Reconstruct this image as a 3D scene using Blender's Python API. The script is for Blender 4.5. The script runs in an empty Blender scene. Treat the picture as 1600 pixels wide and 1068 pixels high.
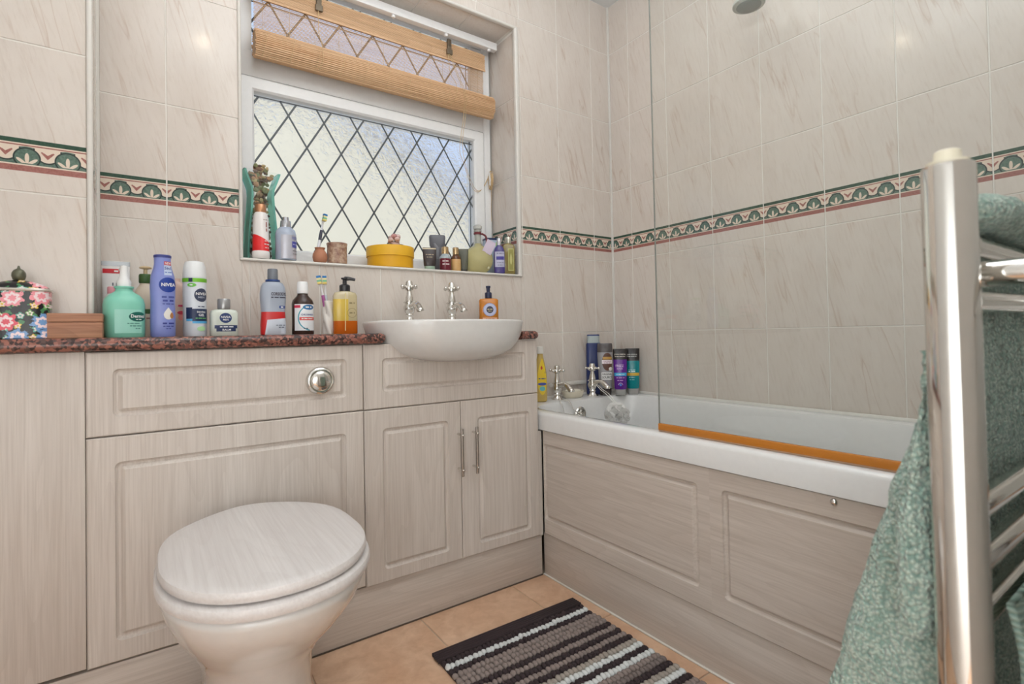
import bpy, bmesh, math, random
from mathutils import Vector, Matrix
R = math.radians
random.seed(7)
scene = bpy.context.scene
COL = scene.collection

# ------------------------------------------------------------------ camera
cam_d = bpy.data.cameras.new('camera')
cam = bpy.data.objects.new('camera', cam_d)
COL.objects.link(cam)
scene.camera = cam
cam_d.sensor_fit = 'HORIZONTAL'
cam_d.sensor_width = 36.0
cam_d.lens = 18.194
cam_d.shift_y = -26.43 / 1600
cam_d.clip_start = 0.02
cam_d.dof.use_dof = True
cam_d.dof.focus_distance = 1.9
cam_d.dof.aperture_fstop = 5.6
yaw, pit, rol = 0.6131, 0.0172, -0.0198
fw = Vector((math.sin(yaw) * math.cos(pit), math.cos(yaw) * math.cos(pit), math.sin(pit)))
rt = Vector((math.cos(yaw), -math.sin(yaw), 0))
up = rt.cross(fw)
r2 = rt * math.cos(rol) + up * math.sin(rol)
u2 = up * math.cos(rol) - rt * math.sin(rol)
M = Matrix((r2, u2, -fw)).transposed().to_4x4()
M.translation = Vector((-1.8485, -1.7654, 0.8643))
cam.matrix_world = M

# ------------------------------------------------------------------ world, sun, lights, exposure
scene.view_settings.view_transform = 'Standard'
scene.view_settings.look = 'None'
scene.view_settings.gamma = 1.0
scene.view_settings.use_curve_mapping = False
scene.view_settings.exposure = 0.12
world = bpy.data.worlds.new('world')
scene.world = world
world.use_nodes = True
bg = world.node_tree.nodes['Background']
bg.inputs['Color'].default_value = (0.58, 0.70, 0.93, 1)
bg.inputs['Strength'].default_value = 1.0
sun_d = bpy.data.lights.new('sun', 'SUN')
sun_d.energy = 1.6
sun_d.color = (1.0, 0.95, 0.86)
sun_d.angle = R(2)
sun = bpy.data.objects.new('sun', sun_d)
sun.rotation_euler = (R(48), 0, R(-20))
COL.objects.link(sun)

def area_light(name, loc, sx, sy, power, color):
    d = bpy.data.lights.new(name, 'AREA')
    d.shape = 'RECTANGLE'
    d.size = sx
    d.size_y = sy
    d.energy = power
    d.color = color
    o = bpy.data.objects.new(name, d)
    o.location = loc
    COL.objects.link(o)
    return o
LC = (0.875, 0.935, 0.985)
# added fill lamps out of view, bounced off the ceiling, the wall behind the camera and the wall to its left
bounce = area_light('ceiling_bounce_fill', (-1.30, -1.30, 1.80), 0.5, 0.5, 21.0, LC)
bounce.rotation_euler = (R(180), 0, 0)
bounce = area_light('wall_bounce_fill', (-1.72, -2.05, 0.95), 0.5, 0.5, 8.0, LC)
bounce.rotation_euler = (R(-80), 0, 0)
bounce = area_light('side_bounce_fill', (-2.05, -1.95, 0.85), 0.6, 0.6, 18.5, LC)
bounce.rotation_euler = (0, R(90), R(35))
area_light('overhead_fill', (-1.15, -1.00, 2.435), 1.4, 1.2, 4.0, LC)  # added soft fill just under the ceiling, without any panel fitting

# ------------------------------------------------------------------ helpers: nodes and materials
def lin(c):
    c = c / 255.0
    return c / 12.92 if c <= 0.04045 else ((c + 0.055) / 1.055) ** 2.4
def rgb(r, g, b):
    return (lin(r), lin(g), lin(b), 1.0)

class NB:
    """small builder for shader expressions"""
    def __init__(self, name, rough=0.5, metallic=0.0, **kw):
        self.mat = bpy.data.materials.new(name)
        self.mat.use_nodes = True
        self.t = self.mat.node_tree
        self.b = self.t.nodes['Principled BSDF']
        self.b.inputs['Roughness'].default_value = rough
        self.b.inputs['Metallic'].default_value = metallic
        for k, v in kw.items():
            self.b.inputs[k.replace('_', ' ')].default_value = v
    def node(self, typ, **kw):
        n = self.t.nodes.new(typ)
        for k, v in kw.items():
            setattr(n, k, v)
        return n
    def put(self, sock, v):
        if isinstance(v, bpy.types.NodeSocket):
            self.t.links.new(v, sock)
        else:
            sock.default_value = v
    def m(self, op, a, b=0.0, c=0.0):
        n = self.node('ShaderNodeMath', operation=op)
        self.put(n.inputs[0], a); self.put(n.inputs[1], b); self.put(n.inputs[2], c)
        return n.outputs[0]
    def mix(self, fac, a, b):
        n = self.node('ShaderNodeMix', data_type='RGBA')
        self.put(n.inputs['Factor'], fac); self.put(n.inputs['A'], a); self.put(n.inputs['B'], b)
        return n.outputs['Result'] if False else n.outputs[2]
    def coords(self, rand=0.0):
        tc = self.node('ShaderNodeTexCoord').outputs['Object']
        if rand:
            oi = self.node('ShaderNodeObjectInfo')
            cx = self.node('ShaderNodeCombineXYZ')
            r = self.m('MULTIPLY', oi.outputs['Random'], rand)
            for i in range(3):
                self.put(cx.inputs[i], self.m('MULTIPLY', r, (1.0, 1.7, 2.3)[i]))
            a = self.node('ShaderNodeVectorMath', operation='ADD')
            self.put(a.inputs[0], tc); self.put(a.inputs[1], cx.outputs[0])
            return a.outputs[0]
        return tc
    def map(self, vec, scale=(1, 1, 1), rot=(0, 0, 0)):
        n = self.node('ShaderNodeMapping')
        self.put(n.inputs['Vector'], vec)
        n.inputs['Rotation'].default_value = rot
        n.inputs['Scale'].default_value = scale
        return n.outputs[0]
    def noise(self, vec, scale, detail=4, rough=0.5, dist=0.0):
        n = self.node('ShaderNodeTexNoise')
        self.put(n.inputs['Vector'], vec)
        n.inputs['Scale'].default_value = scale
        n.inputs['Detail'].default_value = detail
        n.inputs['Roughness'].default_value = rough
        n.inputs['Distortion'].default_value = dist
        return n.outputs[0]
    def ramp(self, fac, stops, interp='LINEAR'):
        n = self.node('ShaderNodeValToRGB')
        n.color_ramp.interpolation = interp
        el = n.color_ramp.elements
        el[0].position, el[0].color = stops[0]
        el[1].position, el[1].color = stops[-1]
        for p, c in stops[1:-1]:
            e = el.new(p); e.color = c
        self.put(n.inputs[0], fac)
        return n.outputs[0]
    def color(self, s):
        self.put(self.b.inputs['Base Color'], s)
        return self
    def bump(self, h, strength=0.3, dist=0.002):
        n = self.node('ShaderNodeBump')
        n.inputs['Strength'].default_value = strength
        n.inputs['Distance'].default_value = dist
        self.put(n.inputs['Height'], h)
        self.put(self.b.inputs['Normal'], n.outputs[0])
        return self

_flat = {}
def flat(r, g, b, rough=0.4, metallic=0.0, **kw):
    k = (r, g, b, rough, metallic, tuple(sorted(kw.items())))
    if k not in _flat:
        nb = NB('colour_%d_%d_%d' % (r, g, b), rough, metallic, **kw)
        # very slight mottling, so that no surface is a dead flat colour
        n = nb.noise(nb.coords(), 60, 2)
        c = rgb(r, g, b)
        d = tuple(min(1, x * 0.93) for x in c[:3]) + (1,)
        nb.color(nb.mix(n, d, c))
        _flat[k] = nb.mat
    return _flat[k]

def clear(name, color, rough=0.03, ior=1.45, alpha_mix=0.0):
    nb = NB(name, rough)
    nb.b.inputs['Transmission Weight'].default_value = 1.0
    nb.b.inputs['IOR'].default_value = ior
    nb.b.inputs['Base Color'].default_value = color
    return nb.mat

# --- tiles
def tile_base(nb):
    v = nb.coords(40.0)
    v = nb.map(v, (1, 1, 1), (0, R(14), 0))
    blot = nb.noise(nb.map(v, (10.0, 10.0, 5.0)), 1.0, 4, 0.6, 0.5)
    fine = nb.noise(nb.map(v, (120, 120, 16)), 1.0, 4, 0.7, 0.2)
    n = nb.noise(nb.map(v, (17.0, 17.0, 1.5)), 1.0, 3, 0.5, 0.25)
    vein = nb.ramp(n, [(0.482, (0, 0, 0, 1)), (0.496, (1, 1, 1, 1)), (0.499, (0.5, 0.5, 0.5, 1)), (0.522, (0, 0, 0, 1))])
    gate = nb.ramp(nb.noise(nb.map(v, (9, 9, 5)), 1.0, 2), [(0.42, (0, 0, 0, 1)), (0.62, (1, 1, 1, 1))])
    c = nb.mix(blot, rgb(210, 198, 187), rgb(224, 215, 206))
    c = nb.mix(nb.m('MULTIPLY', nb.ramp(fine, [(0.50, (0, 0, 0, 1)), (0.78, (1, 1, 1, 1))]), 0.45), c, rgb(194, 178, 164))
    return nb.mix(nb.m('MULTIPLY', nb.m('MULTIPLY', vein, gate), 0.45), c, rgb(174, 140, 114))
nb = NB('marbled_wall_tile', 0.12)
nb.color(tile_base(nb))
nb.bump(nb.noise(nb.coords(9.0), 14, 3), 0.05, 0.002)
MT = nb.mat

TW, TH, TZ0 = 0.21, 0.33687, 0.86574          # tile width, height, height of one grout line
B0, B1 = 0.0466, 0.1197                       # printed band inside the decor tile
nb = NB('printed_border_tile', 0.12)
base = tile_base(nb)
sep = nb.node('ShaderNodeSeparateXYZ')
nb.put(sep.inputs[0], nb.coords())
x, z = sep.outputs[0], sep.outputs[2]
t = nb.m('DIVIDE', nb.m('SUBTRACT', z, B0), B1 - B0)
inb = nb.m('MULTIPLY', nb.m('GREATER_THAN', t, 0.0), nb.m('LESS_THAN', t, 1.0))
p = nb.m('FRACT', nb.m('DIVIDE', x, 0.07))
q = nb.m('DIVIDE', nb.m('SUBTRACT', t, 0.22), 0.56)
dx = nb.m('MULTIPLY', nb.m('SUBTRACT', p, 0.5), 1.70)
def dist(a, b):
    return nb.m('SQRT', nb.m('ADD', nb.m('MULTIPLY', a, a), nb.m('MULTIPLY', b, b)))
dq = nb.m('SUBTRACT', q, 0.36)
d = dist(dx, dq)
mott = nb.noise(nb.coords(), 260, 3)
green = nb.mix(mott, rgb(44, 72, 62), rgb(120, 142, 128))
red = nb.mix(mott, rgb(128, 70, 64), rgb(184, 128, 118))
cream = rgb(226, 208, 190)
c = green
ex = nb.m('SUBTRACT', 0.85, nb.m('ABSOLUTE', dx))
de = dist(nb.m('MULTIPLY', ex, 1.25), nb.m('SUBTRACT', q, 0.86))
c = nb.mix(nb.m('LESS_THAN', de, 0.74), c, rgb(52, 62, 58))
c = nb.mix(nb.m('LESS_THAN', de, 0.66), c, cream)
tri = nb.m('ADD', nb.m('MULTIPLY', ex, 1.25), nb.m('ABSOLUTE', nb.m('SUBTRACT', q, 0.74)))
c = nb.mix(nb.m('LESS_THAN', tri, 0.36), c, red)
c = nb.mix(nb.m('GREATER_THAN', q, nb.m('SUBTRACT', 0.98, nb.m('MULTIPLY', nb.m('MULTIPLY', dx, dx), 0.5))), c, cream)
c = nb.mix(nb.m('LESS_THAN', d, 0.57), c, rgb(46, 58, 55))
c = nb.mix(nb.m('LESS_THAN', d, 0.50), c, green)
ang = nb.m('ARCTAN2', dx, nb.m('ADD', q, 0.02))
leaf = nb.m('ADD', 0.40, nb.m('MULTIPLY', nb.m('COSINE', nb.m('MULTIPLY', ang, 7.0)), 0.24))
d2 = dist(nb.m('MULTIPLY', dx, 1.25), nb.m('ADD', q, 0.02))
c = nb.mix(nb.m('MULTIPLY', nb.m('LESS_THAN', d2, leaf), nb.m('GREATER_THAN', q, 0.06)), c, cream)
c = nb.mix(nb.m('LESS_THAN', t, 0.22), c, cream)
c = nb.mix(nb.m('LESS_THAN', t, 0.18), c, red)
c = nb.mix(nb.m('GREATER_THAN', t, 0.78), c, red)
c = nb.mix(nb.m('GREATER_THAN', t, 0.82), c, cream)
c = nb.mix(nb.m('GREATER_THAN', t, 0.86), c, nb.mix(mott, rgb(30, 58, 46), rgb(66, 96, 78)))
nb.color(nb.mix(inb, base, c))
MB_ = nb.mat
M_GROUT = flat(234, 229, 221, 0.8)
M_WHITE_TRIM = flat(226, 221, 213, 0.3)

nb = NB('terracotta_floor_tile', 0.35)
v = nb.coords(30.0)
n1 = nb.noise(v, 5, 6, 0.6, 0.8)
n2 = nb.noise(v, 22, 4, 0.6, 0.4)
c = nb.mix(nb.ramp(n1, [(0.3, (0, 0, 0, 1)), (0.7, (1, 1, 1, 1))]), rgb(210, 168, 136), rgb(232, 198, 168))
nb.color(nb.mix(nb.m('MULTIPLY', nb.ramp(n2, [(0.35, (0, 0, 0, 1)), (0.7, (1, 1, 1, 1))]), 0.55), c, rgb(184, 138, 106)))
nb.bump(n2, 0.15, 0.002)
M_FLOOR = nb.mat

# --- limed-oak foil
def wood(name, ca, cb, cc, grain, rough=0.42, rand=6.0):
    nb = NB(name, rough)
    v = nb.coords(rand)
    s = {'z': ((26, 26, 0.9), (230, 230, 5.0), (5.5, 5.5, 0.75)), 'x': ((0.9, 26, 26), (5.0, 230, 230), (0.75, 5.5, 5.5)), 'y': ((26, 0.9, 26), (230, 5.0, 230), (5.5, 0.75, 5.5))}[grain]
    a = nb.noise(nb.map(v, s[0]), 1.0, 5, 0.6, 0.6)
    b = nb.noise(nb.map(v, s[1]), 1.0, 3, 0.6)
    k = nb.noise(nb.map(v, s[2]), 1.0, 2, 0.4, 0.3)
    rings = nb.m('FRACT', nb.m('MULTIPLY', k, 22.0))
    rings = nb.m('POWER', rings, 3.0)
    c = nb.mix(nb.ramp(a, [(0.32, (0, 0, 0, 1)), (0.68, (1, 1, 1, 1))]), ca, cb)
    c = nb.mix(nb.m('MULTIPLY', rings, 0.22), c, cc)
    c = nb.mix(nb.m('MULTIPLY', nb.ramp(b, [(0.42, (0, 0, 0, 1)), (0.70, (1, 1, 1, 1))]), 0.50), c, cc)
    nb.color(c)
    nb.bump(b, 0.10, 0.001)
    return nb.mat
M_OAK_V = wood('limed_oak_upright', rgb(204, 193, 183), rgb(215, 205, 196), rgb(182, 169, 158), 'z')
M_OAK_X = wood('limed_oak_lengthwise', rgb(199, 187, 176), rgb(212, 201, 191), rgb(178, 164, 152), 'x')
M_LID = wood('pale_wood_lid', rgb(214, 208, 205), rgb(226, 221, 218), rgb(202, 194, 190), 'y', 0.35)
M_BOXWOOD = wood('brown_box_wood', rgb(150, 96, 70), rgb(196, 145, 112), rgb(110, 66, 46), 'x', 0.5)
M_BAMBOO = wood('bamboo', rgb(212, 170, 128), rgb(234, 198, 158), rgb(176, 132, 94), 'x', 0.55, 0.0)

nb = NB('red_granite_laminate', 0.22)
v = nb.coords()
vo = nb.node('ShaderNodeTexVoronoi')
nb.put(vo.inputs['Vector'], v)
vo.inputs['Scale'].default_value = 170
hs = nb.node('ShaderNodeSeparateXYZ')
nb.put(hs.inputs[0], vo.outputs['Color'])
c = nb.ramp(hs.outputs[0], [(0.0, rgb(52, 42, 40)), (0.25, rgb(96, 74, 68)), (0.5, rgb(140, 88, 76)), (0.75, rgb(172, 112, 96)), (1.0, rgb(120, 108, 100))], 'CONSTANT')
nb.color(nb.mix(nb.m('MULTIPLY', nb.noise(v, 60, 3), 0.5), c, rgb(92, 62, 56)))
M_GRANITE = nb.mat

M_CERAMIC = flat(222, 219, 215, 0.08, Coat_Weight=0.5)
M_ACRYLIC = flat(232, 231, 229, 0.10, Coat_Weight=0.4)
M_UPVC = flat(242, 241, 240, 0.3)
M_CHROME = flat(225, 222, 216, 0.06, 1.0)
M_STEEL = flat(180, 176, 172, 0.22, 1.0)
M_BLACK = flat(30, 29, 30, 0.35)
M_SEALANT = flat(235, 231, 224, 0.45)
M_PAINT = flat(230, 229, 227, 0.7)
M_LEAD = flat(92, 96, 98, 0.45, 0.3)

# --- clear glazing: transparent with a Fresnel reflection
def glazing(name, tint, ior=1.45, rough=0.0):
    m = bpy.data.materials.new(name)
    m.use_nodes = True
    t = m.node_tree
    t.nodes.clear()
    o = t.nodes.new('ShaderNodeOutputMaterial')
    tr = t.nodes.new('ShaderNodeBsdfTransparent'); tr.inputs[0].default_value = tint
    gl = t.nodes.new('ShaderNodeBsdfGlossy'); gl.inputs['Roughness'].default_value = rough
    lw = t.nodes.new('ShaderNodeLayerWeight')          # Schlick reflection, the same from either side of the sheet
    pw = t.nodes.new('ShaderNodeMath'); pw.operation = 'POWER'; pw.inputs[1].default_value = 5.0
    ma = t.nodes.new('ShaderNodeMath'); ma.operation = 'MULTIPLY_ADD'
    f0 = ((ior - 1) / (ior + 1)) ** 2
    ma.inputs[1].default_value = 1 - f0; ma.inputs[2].default_value = f0
    t.links.new(lw.outputs['Facing'], pw.inputs[0]); t.links.new(pw.outputs[0], ma.inputs[0])
    mx = t.nodes.new('ShaderNodeMixShader')
    t.links.new(ma.outputs[0], mx.inputs[0]); t.links.new(tr.outputs[0], mx.inputs[1]); t.links.new(gl.outputs[0], mx.inputs[2])
    t.links.new(mx.outputs[0], o.inputs[0])
    return m
M_SCREEN = glazing('shower_screen_glass', (0.972, 0.980, 0.972, 1))
nb = NB('obscure_window_glass', 0.22)
nb.b.inputs['Transmission Weight'].default_value = 1.0
nb.b.inputs['IOR'].default_value = 1.3
nb.b.inputs['Base Color'].default_value = (0.97, 0.98, 0.98, 1)
nb.bump(nb.noise(nb.map(nb.coords(), (1, 1, 1)), 38, 3, 0.6, 1.5), 0.6, 0.006)
M_OBSCURE = nb.mat

# ------------------------------------------------------------------ helpers: meshes and objects
def mesh(name, verts, faces, smooth=False):
    me = bpy.data.meshes.new(name)
    me.from_pydata([tuple(v) for v in verts], [], faces)
    me.validate()
    if smooth:
        for p_ in me.polygons:
            p_.use_smooth = True
    return me
def link(name, me, mat, parent=None, loc=(0, 0, 0), rotz=0.0):
    if mat is not None and not me.materials:
        me.materials.append(mat)
    o = bpy.data.objects.new(name, me)
    COL.objects.link(o)
    o.parent = parent
    o.location = loc
    o.rotation_euler = (0, 0, rotz)
    return o
def from_bm(name, bm, mat, parent=None, smooth=False, loc=(0, 0, 0), rotz=0.0):
    bmesh.ops.recalc_face_normals(bm, faces=bm.faces)
    me = bpy.data.meshes.new(name)
    bm.to_mesh(me)
    bm.free()
    if smooth:
        for p_ in me.polygons:
            p_.use_smooth = True
        if smooth == 'auto':
            me.set_sharp_from_angle(angle=R(40))
    return link(name, me, mat, parent, loc, rotz)
def tag(o, label, cat, group=None):
    o['label'] = label
    o['category'] = cat
    if group:
        o['group'] = group
    return o
def struct(o):
    o['kind'] = 'structure'
    return o
def stuff(o):
    o['kind'] = 'stuff'
    return o
def thing(name, label, cat, loc=(0, 0, 0), rotz=0.0, group=None):
    o = bpy.data.objects.new(name, None)
    o.empty_display_size = 0.05
    COL.objects.link(o)
    o.location = loc
    o.rotation_euler = (0, 0, rotz)
    return tag(o, label, cat, group)

def b_box(bm, x0, x1, y0, y1, z0, z1, bev=0.0, seg=2):
    r = bmesh.ops.create_cube(bm, size=1.0)
    vs = r['verts']
    for v in vs:
        v.co = Vector(((x0 + x1) / 2 + v.co.x * (x1 - x0), (y0 + y1) / 2 + v.co.y * (y1 - y0), (z0 + z1) / 2 + v.co.z * (z1 - z0)))
    if bev:
        es = list({e for v in vs for e in v.link_edges})
        bmesh.ops.bevel(bm, geom=es, offset=bev, segments=seg, affect='EDGES', profile=0.5)
def box(name, x0, x1, y0, y1, z0, z1, mat, parent=None, bev=0.0, seg=2):
    bm = bmesh.new()
    b_box(bm, x0, x1, y0, y1, z0, z1, bev, seg)
    return from_bm(name, bm, mat, parent, 'auto' if bev else False)
def b_rings(bm, rings, cap0=True, cap1=True, closed=True):
    vr = [[bm.verts.new(p_) for p_ in r_] for r_ in rings]
    n = len(vr[0])
    for a, b in zip(vr[:-1], vr[1:]):
        for i in range(n if closed else n - 1):
            j = (i + 1) % n
            try:
                bm.faces.new((a[i], a[j], b[j], b[i]))
            except ValueError:
                pass
    if cap0:
        bm.faces.new(vr[0][::-1])
    if cap1:
        bm.faces.new(vr[-1])
def b_lathe(bm, prof, n=24, cx=0.0, cy=0.0):
    rings = []
    for r_, z_ in prof:
        r_ = max(r_, 0.0002)
        rings.append([(cx + r_ * math.cos(2 * math.pi * i / n), cy + r_ * math.sin(2 * math.pi * i / n), z_) for i in range(n)])
    b_rings(bm, rings)
def lathe(name, prof, mat, parent=None, n=24, cx=0.0, cy=0.0, smooth='auto'):
    bm = bmesh.new()
    b_lathe(bm, prof, n, cx, cy)
    return from_bm(name, bm, mat, parent, smooth)
def sup(rx, ry, e, n, cx=0.0, cy=0.0, z=0.0):
    out = []
    for i in range(n):
        a = 2 * math.pi * i / n
        c_, s_ = math.cos(a), math.sin(a)
        out.append((cx + rx * math.copysign(abs(c_) ** (2 / e), c_), cy + ry * math.copysign(abs(s_) ** (2 / e), s_), z))
    return out
def loft(name, secs, mat, parent=None, n=40, smooth='auto'):
    """secs: (z, rx, ry, exponent[, cx, cy])"""
    bm = bmesh.new()
    b_rings(bm, [sup(s[1], s[2], s[3], n, s[4] if len(s) > 4 else 0, s[5] if len(s) > 5 else 0, s[0]) for s in secs])
    return from_bm(name, bm, mat, parent, smooth)
def b_tube(bm, pts, rad, n=8, closed=False):
    pts = [Vector(p_) for p_ in pts]
    m_ = len(pts)
    rads = rad if isinstance(rad, (list, tuple)) else [rad] * m_
    rings = []
    prev = None
    for i, p_ in enumerate(pts):
        if closed:
            t_ = pts[(i + 1) % m_] - pts[i - 1]
        else:
            t_ = pts[min(i + 1, m_ - 1)] - pts[max(i - 1, 0)]
        t_ = t_.normalized() if t_.length > 1e-9 else Vector((0, 0, 1))
        if prev is None:
            prev = Vector((0, 0, 1)) if abs(t_.z) < 0.9 else Vector((1, 0, 0))
        s_ = (prev - t_ * prev.dot(t_))
        s_ = s_.normalized() if s_.length > 1e-6 else t_.orthogonal().normalized()
        prev = s_
        b_ = t_.cross(s_)
        rings.append([p_ + (s_ * math.cos(2 * math.pi * k / n) + b_ * math.sin(2 * math.pi * k / n)) * rads[i] for k in range(n)])
    if closed:
        rings.append(rings[0])
        vr = [[bm.verts.new(q_) for q_ in r_] for r_ in rings[:-1]]
        vr.append(vr[0])
        for a, b in zip(vr[:-1], vr[1:]):
            for i in range(n):
                j = (i + 1) % n
                bm.faces.new((a[i], a[j], b[j], b[i]))
    else:
        b_rings(bm, rings)
def tube(name, pts, rad, mat, parent=None, n=8, closed=False):
    bm = bmesh.new()
    b_tube(bm, pts, rad, n, closed)
    return from_bm(name, bm, mat, parent, 'auto')
def curve_pts(ctrl, k=6):
    """Catmull-Rom through control points"""
    c_ = [Vector(p_) for p_ in ctrl]
    c_ = [c_[0]] + c_ + [c_[-1]]
    out = []
    for i in range(1, len(c_) - 2):
        for j in range(k):
            u = j / k
            a, b, d_, e = c_[i - 1], c_[i], c_[i + 1], c_[i + 2]
            out.append(0.5 * ((2 * b) + (d_ - a) * u + (2 * a - 5 * b + 4 * d_ - e) * u * u + (3 * b - a - 3 * d_ + e) * u ** 3))
    out.append(c_[-2])
    return out
def b_ball(bm, c_, r_, seg=10, sc=(1, 1, 1)):
    m_ = Matrix.Translation(c_) @ Matrix.Diagonal((r_ * sc[0], r_ * sc[1], r_ * sc[2], 1))
    bmesh.ops.create_uvsphere(bm, u_segments=seg, v_segments=max(6, seg * 2 // 3), radius=1.0, matrix=m_)

# --- decals printed on lofted containers (front = local -y)
class Surf:
    def __init__(self, secs):
        self.s = sorted(secs, key=lambda a: a[0])
        self.cache = {}
    def at(self, z):
        s = self.s
        if z <= s[0][0]:
            return s[0]
        for a, b in zip(s[:-1], s[1:]):
            if a[0] <= z <= b[0]:
                u = 0 if b[0] == a[0] else (z - a[0]) / (b[0] - a[0])
                a6 = tuple(a) + (0, 0) if len(a) < 6 else a
                b6 = tuple(b) + (0, 0) if len(b) < 6 else b
                return tuple(a6[i] * (1 - u) + b6[i] * u for i in range(6))
        return s[-1]
    def table(self, z):
        k = round(z * 2000)
        if k not in self.cache:
            q_ = tuple(self.at(z)) + (0, 0)
            rx, ry, e, cx, cy = q_[1], q_[2], q_[3], q_[4], q_[5]
            pts = []
            L = 0.0
            last = None
            for i in range(81):
                a = math.pi * i / 80
                xx = rx * abs(math.sin(a)) ** (2 / e)
                c_ = math.cos(a)
                yy = -ry * math.copysign(abs(c_) ** (2 / e), c_)
                if last:
                    L += math.hypot(xx - last[0], yy - last[1])
                pts.append((L, xx, yy))
                last = (xx, yy)
            self.cache[k] = (pts, cx, cy)
        return self.cache[k]
    def raw(self, s, z):
        pts, cx, cy = self.table(z)
        a = abs(s)
        lo = 0
        for i in range(80):
            if pts[i + 1][0] >= a:
                lo = i
                break
        else:
            lo = 79
        p0, p1 = pts[lo], pts[lo + 1]
        u = 0 if p1[0] == p0[0] else min(1, (a - p0[0]) / (p1[0] - p0[0]))
        xx = p0[1] + (p1[1] - p0[1]) * u
        yy = p0[2] + (p1[2] - p0[2]) * u
        nx, ny = -(p1[2] - p0[2]), (p1[1] - p0[1])      # outward in the right half
        l_ = math.hypot(nx, ny) or 1
        nx, ny = -nx / l_, -ny / l_
        if nx * xx + ny * yy < 0:
            nx, ny = -nx, -ny
        sg = -1 if s < 0 else 1
        return xx * sg, yy, nx * sg, ny, cx, cy
    def pt(self, s, z, off):
        xx, yy, nx, ny, cx, cy = self.raw(s, z)
        return (xx + nx * off + cx, yy + ny * off + cy, z)

def d_grid(root, sf, fn, nu, nv, mat, name, layer):
    vs, fs = [], []
    for j in range(nv + 1):
        for i in range(nu + 1):
            s, z = fn(i / nu, j / nv)
            vs.append(sf.pt(s, z, 0.0004 * layer))
    for j in range(nv):
        for i in range(nu):
            a = j * (nu + 1) + i
            fs.append((a, a + 1, a + nu + 2, a + nu + 1))
    return link(name, mesh(name, vs, fs, True), mat, root)
def d_rect(root, sf, s0, s1, z0, z1, mat, name='label', layer=1, skew=0.0):
    return d_grid(root, sf, lambda u, v: (s0 + (s1 - s0) * u, z0 + (z1 - z0) * v + skew * (u - 0.5)), max(2, int(abs(s1 - s0) / 0.004)), max(2, int((z1 - z0) / 0.006)), mat, name, layer)
def d_oval(root, sf, sc, zc, rs, rz, mat, name='emblem', layer=2, tip=0.0):
    def fn(u, v):
        a = 2 * math.pi * u
        r_ = max(v, 0.01)
        k = (1 - tip * max(0, math.sin(a)) ** 2)
        return sc + rs * r_ * math.cos(a) * k, zc + rz * r_ * math.sin(a) * (1 + tip * 0.5 * max(0, math.sin(a)))
    return d_grid(root, sf, fn, 20, 4, mat, name, layer)
def d_ring(root, sf, sc, zc, r0, r1, mat, name='emblem_ring', layer=2, a0=0.0, a1=360.0):
    def fn(u, v):
        a = R(a0 + (a1 - a0) * u)
        r_ = r0 + (r1 - r0) * v
        return sc + r_ * math.cos(a), zc + r_ * math.sin(a)
    return d_grid(root, sf, fn, 24, 1, mat, name, layer)
def text_mesh(body, size, width=None):
    cu = bpy.data.curves.new('lettering', 'FONT')
    cu.body = body
    cu.size = size
    cu.offset = size * 0.022
    cu.resolution_u = 2
    cu.align_x = 'CENTER'
    cu.align_y = 'CENTER'
    o = bpy.data.objects.new('lettering', cu)
    me = bpy.data.meshes.new_from_object(o)
    bpy.data.objects.remove(o)
    bpy.data.curves.remove(cu)
    if width and me.vertices:
        xs = [v_.co.x for v_ in me.vertices]
        k = width / max(1e-6, max(xs) - min(xs))
        for v_ in me.vertices:
            v_.co.x *= k
    me.materials.clear()
    return me
def dash_mesh(size, width):
    """print too small to read: word-long bars"""
    vs, fs = [], []
    x_ = -width / 2
    k = 0
    while x_ < width / 2 - 0.0005:
        w_ = min(size * (1.1 + 0.9 * ((k * 7) % 3)), width / 2 - x_)
        n_ = max(1, int(w_ / 0.003))
        for i in range(n_):
            a, b = x_ + w_ * i / n_, x_ + w_ * (i + 1) / n_
            fs.append(tuple(len(vs) + q_ for q_ in range(4)))
            vs += [(a, -size * 0.26, 0), (b, -size * 0.26, 0), (b, size * 0.26, 0), (a, size * 0.26, 0)]
        x_ += w_ + size * 0.45
        k += 1
    return mesh('lettering', vs, fs)
def d_text(root, sf, body, sc, zc, size, mat, width=None, layer=3, turn=0.0, name='lettering'):
    me = dash_mesh(size, width or 0.03) if body.startswith('~') else text_mesh(body, size, width)
    ct, st = math.cos(turn), math.sin(turn)
    for v_ in me.vertices:
        s, z = v_.co.x * ct - v_.co.y * st, v_.co.x * st + v_.co.y * ct
        v_.co = Vector(sf.pt(sc + s, zc + z, 0.0004 * layer))
    return link(name, me, mat, root)

# ================================================================== ROOM SHELL
CEIL = 2.447
WX0, WX1, WZ0, WZ1 = -1.613, -0.556, 1.108, 2.166      # cut edge of the tiling round the window
OX0, OX1, OZ0, OZ1 = -1.608, -0.571, 1.115, 2.158      # window recess
XL, YN = -2.50, -2.60                                   # left wall, near wall
bm = bmesh.new()
b_box(bm, XL - .1, OX0 - 0.012, 0.0, 0.32, -0.1, CEIL + 0.1)
b_box(bm, OX1 + 0.012, 0.1, 0.0, 0.32, -0.1, CEIL + 0.1)
b_box(bm, OX0 - 0.012, OX1 + 0.012, 0.0, 0.32, -0.1, OZ0 - 0.008)
b_box(bm, OX0 - 0.012, OX1 + 0.012, 0.0, 0.32, OZ1 + 0.008, CEIL + 0.1)
wall_back = struct(from_bm('wall_back', bm, M_GROUT))
wall_right = struct(box('wall_right', 0.0, 0.1, -1.93, 0.0, -0.1, CEIL + 0.1, M_GROUT))
wall_left = struct(box('wall_left', XL - 0.1, XL, YN - .1, 0.0, -0.1, CEIL + 0.1, M_PAINT))
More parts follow.
